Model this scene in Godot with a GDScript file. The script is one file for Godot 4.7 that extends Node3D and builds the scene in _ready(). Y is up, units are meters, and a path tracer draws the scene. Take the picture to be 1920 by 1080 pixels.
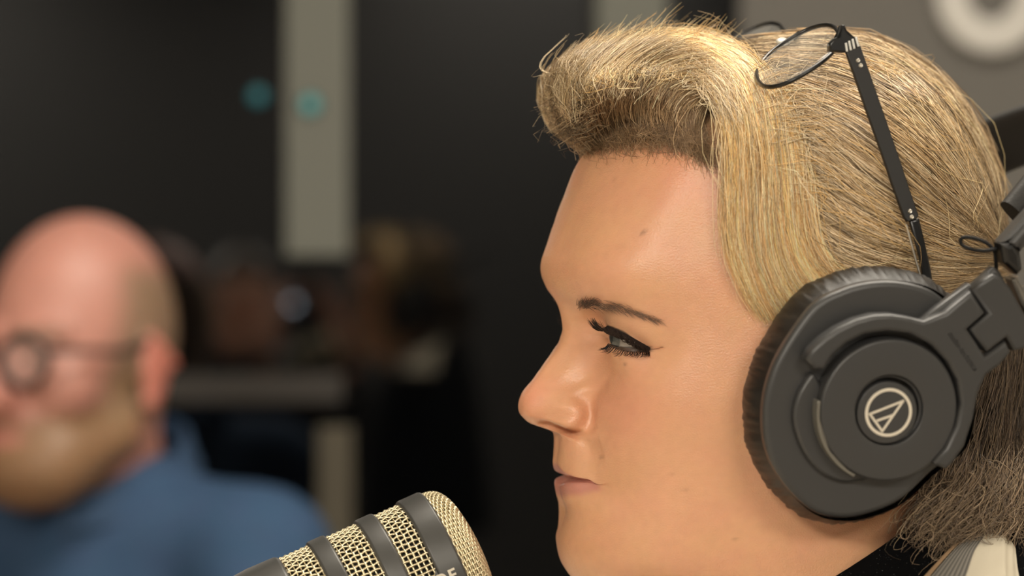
extends Node3D
# A podcast recording: a woman in profile with headphones, a microphone before her, a man behind, night windows beyond.

const S := 0.00022            # metres per picture unit in the plane of the woman's profile
const Y0 := 1.2               # height of the lens
const YAW := deg_to_rad(10.0) # the woman's head is turned a little to the lens
const PIVOT := Vector3(490.0 * 0.00022, 1.2, 0.0)
const MIRROR_TURN := 0.088    # how the window wall is turned against the lens
const MIRROR_FAR := 2.72

var rng := RandomNumberGenerator.new()
var taken := {}
var mats := {}

func _ready() -> void:
	rng.seed = 20240611
	make_camera_and_light()
	make_materials()
	make_room()
	make_woman()
	make_headphones()
	make_glasses()
	make_microphone()
	make_man()
	make_photographer()
	make_background_details()

func make_camera_and_light() -> void:
	var cam := Camera3D.new()
	cam.name = "camera"
	cam.position = Vector3(0, Y0, 1.0)
	var at := CameraAttributesPhysical.new()
	at.frustum_focal_length = 12.0 / (540.0 * S)
	at.frustum_focus_distance = 0.955
	at.frustum_near = 0.02
	at.frustum_far = 60.0
	at.exposure_aperture = 12.0 / (540.0 * S) / 17.0
	cam.attributes = at
	add_child(cam)
	cam.current = true
	var env := Environment.new()
	env.background_mode = Environment.BG_COLOR
	env.background_color = Color(0.01, 0.012, 0.016)
	env.tonemap_mode = Environment.TONE_MAPPER_LINEAR
	env.tonemap_exposure = 3.8
	env.sdfgi_enabled = true
	env.ssao_enabled = true
	env.ssil_enabled = true
	var we := WorldEnvironment.new()
	we.name = "environment"
	we.environment = env
	add_child(we)
	# the ceiling panels of the room: x, z in the room's axes, width, depth, energy
	panel_light(Vector3(-1.3, 2.55, 3.7), Vector2(1.2, 1.2), 6.0)
	panel_light(Vector3(1.1, 2.55, 3.7), Vector2(1.2, 1.2), 3.4)
	panel_light(Vector3(0.35, 2.55, -0.25), Vector2(1.2, 0.6), 0.85)

func panel_light(at: Vector3, size: Vector2, energy: float) -> void:
	var warm := Color(1.0, 0.96, 0.895)
	var t := Node3D.new()
	t.name = numbered("ceiling_light")
	t.position = at
	add_child(t)
	tag(t, "flat square warm white panel light set in the ceiling " + (["behind the photographer", "near the pale wall", "over the blonde woman"][taken["ceiling_light"] - 1]), "ceiling light", "ceiling panel lights")
	part(t, "frame", box_mesh(Vector3(size.x + 0.05, 0.04, size.y + 0.05), 0.004), flat_mat(Color(0.75, 0.75, 0.73), 0.5))
	var glow := flat_mat(Color(0.9, 0.88, 0.82), 0.6)
	glow.emission_enabled = true
	glow.emission = warm
	glow.emission_energy_multiplier = 1.5
	var d := part(t, "diffuser", box_mesh(Vector3(size.x, 0.01, size.y), 0.002), glow)
	d.position.y = -0.02
	var a := AreaLight3D.new()
	a.name = "panel_lamp"
	a.area_size = size
	a.light_color = warm
	a.light_energy = energy
	a.shadow_enabled = true
	a.area_range = 12.0
	a.rotation_degrees.x = -90
	a.position.y = -0.04
	t.add_child(a)

# ---------------------------------------------------------------- helpers

func numbered(called: String) -> String:
	taken[called] = taken.get(called, 0) + 1
	return called if taken[called] == 1 else "%s_%03d" % [called, taken[called] - 1]

func tag(o: Node, label := "", category := "", group := "", kind := "") -> void:
	if label: o.set_meta("label", label)
	if category: o.set_meta("category", category)
	if group: o.set_meta("group", group)
	if kind: o.set_meta("kind", kind)

func thing(called: String, label: String, category: String, at := Vector3.ZERO, group := "") -> Node3D:
	var o := Node3D.new()
	o.name = numbered(called)
	o.position = at
	add_child(o)
	tag(o, label, category, group)
	return o

func part(parent: Node, called: String, mesh: Mesh, m: Material, label := "", kind := "") -> MeshInstance3D:
	var o := MeshInstance3D.new()
	o.name = called
	o.mesh = mesh
	o.material_override = m
	parent.add_child(o, true)
	tag(o, label, "", "", kind)
	return o

func flat_mat(c: Color, rough := 0.6, metal := 0.0, spec := 0.5) -> StandardMaterial3D:
	var m := StandardMaterial3D.new()
	m.albedo_color = c
	m.roughness = rough
	m.metallic = metal
	m.metallic_specular = spec
	return m

func vertex_mat(rough := 0.6, spec := 0.5) -> StandardMaterial3D:
	var m := flat_mat(Color.WHITE, rough, 0.0, spec)
	m.vertex_color_use_as_albedo = true
	return m

func noise_tex(size: int, freq: float, kind := FastNoiseLite.TYPE_SIMPLEX_SMOOTH, normal := false, bump := 4.0, seed_ := 1) -> NoiseTexture2D:
	var n := FastNoiseLite.new()
	n.noise_type = kind
	n.frequency = freq
	n.seed = seed_
	n.fractal_octaves = 3
	var t := NoiseTexture2D.new()
	t.width = size
	t.height = size
	t.seamless = true
	t.noise = n
	t.as_normal_map = normal
	t.bump_strength = bump
	return t

func grain(m: StandardMaterial3D, scale: float, freq: float, strength: float, kind := FastNoiseLite.TYPE_SIMPLEX_SMOOTH) -> StandardMaterial3D:
	m.normal_enabled = true
	m.normal_texture = noise_tex(512, freq, kind, true, 6.0, 7)
	m.normal_scale = strength
	m.uv1_triplanar = true
	m.uv1_scale = Vector3.ONE * scale
	return m

func arrays_mesh(v: PackedVector3Array, n: PackedVector3Array, idx: PackedInt32Array, c := PackedColorArray(), uv := PackedVector2Array()) -> ArrayMesh:
	var a := []
	a.resize(Mesh.ARRAY_MAX)
	a[Mesh.ARRAY_VERTEX] = v
	a[Mesh.ARRAY_NORMAL] = n
	a[Mesh.ARRAY_INDEX] = idx
	if c.size(): a[Mesh.ARRAY_COLOR] = c
	if uv.size(): a[Mesh.ARRAY_TEX_UV] = uv
	var m := ArrayMesh.new()
	m.add_surface_from_arrays(Mesh.PRIMITIVE_TRIANGLES, a)
	return m

# rows of points -> a smooth sheet; wrap joins the ends of each row, flip turns the normals over
func sheet(rows: Array, wrap := false, flip := false, cols := [], caps := false) -> ArrayMesh:
	var nr := rows.size()
	var nc: int = rows[0].size()
	var v := PackedVector3Array()
	var n := PackedVector3Array()
	var idx := PackedInt32Array()
	var cc := PackedColorArray()
	var uv := PackedVector2Array()
	for r in nr:
		var row: PackedVector3Array = rows[r]
		var up: PackedVector3Array = rows[maxi(r - 1, 0)]
		var dn: PackedVector3Array = rows[mini(r + 1, nr - 1)]
		for c in nc:
			var a: Vector3 = row[(c - 1 + nc) % nc] if wrap else row[maxi(c - 1, 0)]
			var b: Vector3 = row[(c + 1) % nc] if wrap else row[mini(c + 1, nc - 1)]
			var q := (dn[c] - up[c]).cross(b - a)
			if q.length_squared() < 1e-22:
				var near: PackedVector3Array = dn if r < nr / 2 else up
				q = (dn[c] - up[c]).cross(near[(c + 1) % nc] - near[(c - 1 + nc) % nc])
				if r == 0 or r == nr - 1: q = (near[(c + 1) % nc] - row[c]).cross(near[(c + 2) % nc] - row[c]) * (1.0 if r == nr - 1 else -1.0)
				if r == 0: q = -q
				if r == 0: q = (near[c] - row[c]).cross(near[(c + 1) % nc] - near[c])
				if r == nr - 1: q = (row[c] - near[c]).cross(near[(c + 1) % nc] - near[c])
			q = q.normalized()
			v.append(row[c])
			n.append(-q if flip else q)
			uv.append(Vector2(float(c) / nc, float(r) / nr))
			if cols.size(): cc.append(cols[r][c])
	var last := nc if wrap else nc - 1
	for r in nr - 1:
		for c in last:
			var c2 := (c + 1) % nc
			var p := r * nc + c
			var q2 := r * nc + c2
			if not flip: idx.append_array([p, q2, p + nc, q2, q2 + nc, p + nc])
			else: idx.append_array([p, p + nc, q2, q2, p + nc, q2 + nc])
	if caps:
		for e in [0, nr - 1]:
			var mid := Vector3.ZERO
			var row: PackedVector3Array = rows[e]
			for p in row: mid += p
			mid /= nc
			var other: PackedVector3Array = rows[1 if e == 0 else nr - 2]
			var mo := Vector3.ZERO
			for p in other: mo += p
			var nn := (mid - mo / nc).normalized()
			var base := v.size()
			v.append(mid); n.append(nn); uv.append(Vector2.ZERO)
			if cols.size(): cc.append(cols[e][0])
			for c in nc:
				v.append(row[c]); n.append(nn); uv.append(Vector2.ZERO)
				if cols.size(): cc.append(cols[e][c])
			for c in nc:
				var i1 := base + 1 + c
				var i2 := base + 1 + (c + 1) % nc
				var face := (v[i1] - mid).cross(v[i2] - mid)
				if face.dot(nn) > 0: idx.append_array([base, i2, i1])
				else: idx.append_array([base, i1, i2])
	return arrays_mesh(v, n, idx, cc, uv)

func frame_at(t: Vector3) -> Array:
	var ref := Vector3(0.31, 0.22, 0.92) if absf(t.dot(Vector3(0.31, 0.22, 0.92).normalized())) < 0.95 else Vector3.RIGHT
	var a := t.cross(ref).normalized()
	return [a, t.cross(a).normalized()]

func tube(pts: PackedVector3Array, radius: float, sides := 8, radii := PackedFloat32Array(), closed := false) -> ArrayMesh:
	var rows := []
	var k := pts.size()
	var up := Vector3.ZERO
	for i in k:
		var t: Vector3
		if closed: t = (pts[(i + 1) % k] - pts[(i - 1 + k) % k]).normalized()
		else: t = (pts[mini(i + 1, k - 1)] - pts[maxi(i - 1, 0)]).normalized()
		if i == 0: up = frame_at(t)[0]
		up = (up - t * up.dot(t)).normalized()
		var side := t.cross(up)
		var r := radii[i] if radii.size() else radius
		var ring := PackedVector3Array()
		for j in sides:
			var a := TAU * j / sides
			ring.append(pts[i] + (up * cos(a) + side * sin(a)) * r)
		rows.append(ring)
	if closed: rows.append(rows[0])
	return sheet(rows, true, true, [], not closed)

func spline(p: Array, per: int, closed := false) -> PackedVector3Array:
	var out := PackedVector3Array()
	var k := p.size()
	for i in (k if closed else k - 1):
		var a: Vector3 = p[(i - 1 + k) % k] if closed else p[maxi(i - 1, 0)]
		var b: Vector3 = p[i]
		var c: Vector3 = p[(i + 1) % k]
		var d: Vector3 = p[(i + 2) % k] if closed else p[mini(i + 2, k - 1)]
		for j in per: out.append(b.cubic_interpolate(c, a, d, float(j) / per))
	if not closed: out.append(p[k - 1])
	return out

func spline2(p: Array, per: int, closed := false) -> PackedVector2Array:
	var q := []
	for x in p: q.append(Vector3(x.x, x.y, 0))
	var out := PackedVector2Array()
	for x in spline(q, per, closed): out.append(Vector2(x.x, x.y))
	return out

func box_mesh(size: Vector3, bevel := 0.003) -> ArrayMesh:
	var h := size / 2
	bevel = minf(bevel, minf(h.x, minf(h.y, h.z)) * 0.9)
	return slab(PackedVector2Array([Vector2(-h.x, -h.y), Vector2(h.x, -h.y), Vector2(h.x, h.y), Vector2(-h.x, h.y)]), -h.z, h.z, bevel)

func inset(poly: PackedVector2Array, by: float) -> PackedVector2Array:
	var out := PackedVector2Array()
	var k := poly.size()
	var sgn := -1.0 if Geometry2D.is_polygon_clockwise(poly) else 1.0
	for i in k:
		var a := (poly[i] - poly[(i - 1 + k) % k]).normalized()
		var b := (poly[(i + 1) % k] - poly[i]).normalized()
		var na := Vector2(-a.y, a.x) * sgn
		var nb := Vector2(-b.y, b.x) * sgn
		var m := (na + nb)
		var l := maxf(m.length_squared() / 2.0, 0.35)
		out.append(poly[i] + m / l * by)
	return out

# an outline in x, y pulled out from z0 to z1 with bevelled rims (both ends unless back is off)
func slab(poly: PackedVector2Array, z0: float, z1: float, bevel := 0.0, steps := 1, xf := Transform3D(), back_bevel := true) -> ArrayMesh:
	var st := SurfaceTool.new()
	st.begin(Mesh.PRIMITIVE_TRIANGLES)
	if Geometry2D.is_polygon_clockwise(poly): poly.reverse()
	var rings := []
	if bevel > 0.0 and back_bevel: rings.append([inset(poly, bevel), z0, 0])
	rings.append([poly, z0 + (bevel if back_bevel else 0.0), 0])
	rings.append([poly, z1 - bevel, 0])
	if bevel > 0.0:
		for s in steps:
			var a := (s + 1.0) / steps * PI / 2
			rings.append([inset(poly, bevel * (1 - cos(a))), z1 - bevel + bevel * sin(a), 0])
	var k := poly.size()
	for r in rings.size() - 1:
		st.set_smooth_group(r + 1 if steps == 1 else 1)
		var A: PackedVector2Array = rings[r][0]
		var B: PackedVector2Array = rings[r + 1][0]
		for i in k:
			var j := (i + 1) % k
			var a0 := xf * Vector3(A[i].x, A[i].y, rings[r][1])
			var a1 := xf * Vector3(A[j].x, A[j].y, rings[r][1])
			var b0 := xf * Vector3(B[i].x, B[i].y, rings[r + 1][1])
			var b1 := xf * Vector3(B[j].x, B[j].y, rings[r + 1][1])
			if k < 9: st.set_smooth_group(-1)
			for p in [a0, b0, a1, a1, b0, b1]: st.add_vertex(p)
	for e in 2:
		var ring: PackedVector2Array = rings[0 if e == 0 else rings.size() - 1][0]
		var z: float = rings[0 if e == 0 else rings.size() - 1][1]
		var tri := Geometry2D.triangulate_polygon(ring)
		st.set_smooth_group(-1)
		for t in range(0, tri.size(), 3):
			var o := [tri[t], tri[t + 2], tri[t + 1]] if e == 1 else [tri[t], tri[t + 1], tri[t + 2]]
			for i in o: st.add_vertex(xf * Vector3(ring[i].x, ring[i].y, z))
	st.generate_normals()
	return st.commit()

# radius, height pairs turned round the y axis
func lathe(profile: Array, sides := 32) -> ArrayMesh:
	var rows := []
	for p in profile:
		var ring := PackedVector3Array()
		for j in sides:
			var a := TAU * j / sides
			ring.append(Vector3(cos(a) * p.x, p.y, sin(a) * p.x))
		rows.append(ring)
	return sheet(rows, true, true)

func moved(m: Mesh, xf: Transform3D) -> ArrayMesh:
	var st := SurfaceTool.new()
	st.append_from(m, 0, xf)
	return st.commit()

func join(list: Array) -> ArrayMesh:
	var st := SurfaceTool.new()
	for m in list: st.append_from(m, 0, Transform3D())
	return st.commit()

func hash1(x: float) -> float:
	var s := sin(x * 127.1) * 43758.5453
	return s - floorf(s)

# ---------------------------------------------------------------- materials and room

func make_materials() -> void:
	mats.black_plastic = grain(flat_mat(Color(0.19, 0.191, 0.193), 0.40, 0.0, 0.5), 90.0, 0.09, 0.12)
	mats.black_matte = flat_mat(Color(0.045, 0.045, 0.045), 0.75, 0.0, 0.4)
	mats.black_gloss = flat_mat(Color(0.03, 0.03, 0.032), 0.28)
	mats.leather = grain(flat_mat(Color(0.07, 0.065, 0.06), 0.42), 60.0, 0.06, 0.5)
	mats.silver = flat_mat(Color(0.8, 0.78, 0.74), 0.3, 1.0)
	mats.print_white = flat_mat(Color(0.78, 0.75, 0.69), 0.6)

# the room's own axes: x along the window wall, z out of it towards the lens
func room_xf() -> Transform3D:
	var b := Basis(Vector3.UP, MIRROR_TURN)
	return Transform3D(b, Vector3(0, 0, 1.0) - b.z * MIRROR_FAR)

func room_box(called: String, lo: Vector3, hi: Vector3, m: Material, parent: Node = null, bevel := 0.002) -> MeshInstance3D:
	var o := MeshInstance3D.new()
	o.mesh = box_mesh(hi - lo, bevel)
	o.material_override = m
	var xf := Transform3D(Basis(), (lo + hi) / 2)
	if parent == null:
		o.name = numbered(called)
		o.transform = room_xf() * xf
		add_child(o)
		tag(o, "", "", "", "structure")
	else:
		o.name = called
		o.transform = xf
		parent.add_child(o, true)
	return o

func make_room() -> void:
	var dark := grain(flat_mat(Color(0.065, 0.062, 0.06), 0.85), 3.0, 0.03, 0.2)
	var pale := grain(flat_mat(Color(0.88, 0.87, 0.84), 0.85), 3.0, 0.03, 0.2)
	var white := flat_mat(Color(0.85, 0.84, 0.81), 0.9)
	var carpet := grain(flat_mat(Color(0.62, 0.58, 0.53), 0.95), 8.0, 0.09, 0.8)
	room_box("floor", Vector3(-4.2, -0.1, -0.2), Vector3(3.2, 0, 6.2), carpet)
	room_box("ceiling", Vector3(-4.2, 2.6, -0.2), Vector3(3.2, 2.7, 6.2), white)
	room_box("wall_left", Vector3(-4.3, 0, -0.2), Vector3(-4.2, 2.6, 6.2), pale)
	room_box("wall_right", Vector3(3.2, 0, -0.2), Vector3(3.3, 2.6, 6.2), pale)
	room_box("wall_front", Vector3(-4.3, 0, 6.2), Vector3(3.3, 2.6, 6.3), dark)
	var wall := room_box("wall_back", Vector3(0.5, 0, -0.12), Vector3(3.2, 2.6, 0.0), grain(flat_mat(Color(0.37, 0.36, 0.345), 0.85), 3.0, 0.03, 0.2))
	# the night window: black panes of double glazing that mirror the room
	var win := Node3D.new()
	win.name = "window_1"
	win.transform = room_xf()
	add_child(win)
	tag(win, "", "", "", "structure")
	var night := flat_mat(Color(0.012, 0.014, 0.017), 0.03, 0.0, 0.7071)
	night.clearcoat_enabled = true
	night.clearcoat = 1.0
	night.clearcoat_roughness = 0.03
	var metal := flat_mat(Color(0.05, 0.05, 0.05), 0.5)
	for x in [[-4.2, -2.62], [-2.58, -1.32], [-1.28, 0.5]]:
		room_box("pane", Vector3(x[0], 0.25, -0.02), Vector3(x[1], 2.55, -0.005), night, win)
	room_box("window_sill", Vector3(-4.2, 0.0, -0.12), Vector3(0.5, 0.25, 0.0), dark, win)
	room_box("frame", Vector3(-4.2, 2.55, -0.05), Vector3(0.5, 2.6, 0.0), metal, win)
	for x in [-2.6, -1.3]:
		room_box("mullion", Vector3(x - 0.02, 0.25, -0.05), Vector3(x + 0.02, 2.55, 0.0), metal, win)
	# a rail across the left panes, and the lower post under it
	room_box("rail", Vector3(-4.2, 1.072, -0.005), Vector3(0.05, 1.104, 0.02), flat_mat(Color(0.165, 0.15, 0.138), 0.7), win)
	var post := flat_mat(Color(0.38, 0.385, 0.36), 0.8)
	var a := room_box("trim_1", Vector3(-0.014, 1.235, -0.004), Vector3(0.056, 2.55, 0.03), post)
	a.set_meta("label", "pale beige window post against the black night window")
	var c := room_box("trim_3", Vector3(0.022, 0.25, -0.004), Vector3(0.06, 1.045, 0.02), flat_mat(Color(0.29, 0.27, 0.225), 0.8))
	c.set_meta("label", "short beige post low on the window, just above the microphone")
	var b := room_box("trim_2", Vector3(0.333, 1.235, -0.004), Vector3(0.413, 2.55, 0.03), post)
	b.set_meta("label", "pale window post just above the woman's blonde quiff")

# where the line of sight through px, py meets the window wall, in the room's axes
func wall_spot(px: float, py: float) -> Vector3:
	var inv := room_xf().affine_inverse()
	var c := inv * Vector3(0, Y0, 1.0)
	var d := inv.basis * Vector3((px - 960.0) * S, (540.0 - py) * S, -1.0)
	return c - d * (c.z / d.z)

func make_background_details() -> void:
	var rx := room_xf()
	# the table that the speakers sit round
	var t := thing("table", "pale table under the microphone stand", "table", Vector3(-0.85, 0, 0.0))
	var wood := grain(flat_mat(Color(0.84, 0.80, 0.73), 0.5), 4.0, 0.02, 0.15)
	var top := part(t, "table_top", box_mesh(Vector3(1.7, 0.03, 1.7), 0.006), wood)
	top.position.y = 0.725
	for x in [-0.75, 0.75]:
		for z in [-0.75, 0.75]:
			var l := part(t, "leg", box_mesh(Vector3(0.05, 0.71, 0.05), 0.004), mats.black_matte)
			l.position = Vector3(x, 0.355, z)
	# pale round letter on the grey wall
	var o := wall_spot(1852, -8)
	var k := S * 2.78
	var sign_ := thing("wall_sign", "big pale round letter on the grey wall behind the woman's head", "sign", rx * o)
	sign_.rotation.y = MIRROR_TURN
	var ring := []
	for q in [[46, 0.0], [46, 0.018], [48, 0.02], [102, 0.02], [104, 0.018], [104, 0.0]]:
		var l := PackedVector3Array()
		for j in 64: l.append(Vector3(cos(TAU * j / 64) * q[0] * k, sin(TAU * j / 64) * q[0] * k * 1.05, q[1]))
		ring.append(l)
	part(sign_, "letter", sheet(ring, true, false), flat_mat(Color(0.74, 0.73, 0.71), 0.7))
	# small teal lights at the window
	for q in [[484, 180, 0.5, "small dark teal light on the window left of the pale post", 0.0], [582, 200, 1.0, "small bright teal light on the pale window post", 0.032]]:
		var s := wall_spot(q[0], q[1])
		var led := thing("indicator_light", q[3], "light", rx * Vector3(s.x, s.y, q[4]), "teal indicator lights")
		led.rotation.y = MIRROR_TURN
		part(led, "holder", moved(lathe([Vector2(0.0, 0.003), Vector2(0.011, 0.003), Vector2(0.012, 0.0)], 24), Transform3D(Basis(Vector3.RIGHT, PI / 2), Vector3.ZERO)), mats.black_matte)
		var glow := flat_mat(Color(0.1, 0.3, 0.3), 0.5)
		glow.emission_enabled = true
		glow.emission = Color(0.12, 0.55, 0.62) if q[2] < 1 else Color(0.35, 0.75, 0.72)
		glow.emission_energy_multiplier = 0.12 * q[2]
		part(led, "bulb", moved(lathe([Vector2(0.0, 0.007), Vector2(0.005, 0.0065), Vector2(0.009, 0.003)], 24), Transform3D(Basis(Vector3.RIGHT, PI / 2), Vector3.ZERO)), glow)

# ---------------------------------------------------------------- the woman

var skin_w := PackedFloat32Array()     # half width of her head over the picture plane, 8 units a cell
var shell_w := PackedFloat32Array()    # the same for the outside of her hair
const GW := 130
const GH := 150
const GX := 960.0
const GY := -20.0

# a point of her head (own axes: x to the back, y up, z to the near ear) that shows at px, py, at w metres from the middle
func hp(px: float, py: float, w: float) -> Vector3:
	var s := sin(YAW)
	var c := cos(YAW)
	var dx := (px - 960.0) * S
	var t := (c - PIVOT.x * s - w) / (c - dx * s)
	var x := t * dx - PIVOT.x
	var z := 1.0 - t
	return Vector3(x * c - z * s, t * (540.0 - py) * S, w)

func hd(D: float, w: float, py: float, xref: float) -> Vector3:
	var x := xref + D
	var z := -x * sin(YAW) + w * cos(YAW)
	return Vector3(x, (540.0 - py) * S * (1.0 - z), w)

func seen_at(p: Vector3) -> Vector2:
	var x := p.x * cos(YAW) + p.z * sin(YAW) + PIVOT.x
	var z := -p.x * sin(YAW) + p.z * cos(YAW)
	return Vector2(960.0 + x / (S * (1.0 - z)), 540.0 - p.y / (S * (1.0 - z)))

func curve1(table: Array, x: float) -> float:
	for i in table.size() - 1:
		if x <= table[i + 1][0] or i == table.size() - 2:
			return lerpf(table[i][1], table[i + 1][1], clampf((x - table[i][0]) / (table[i + 1][0] - table[i][0]), 0, 1))
	return 0.0

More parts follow.
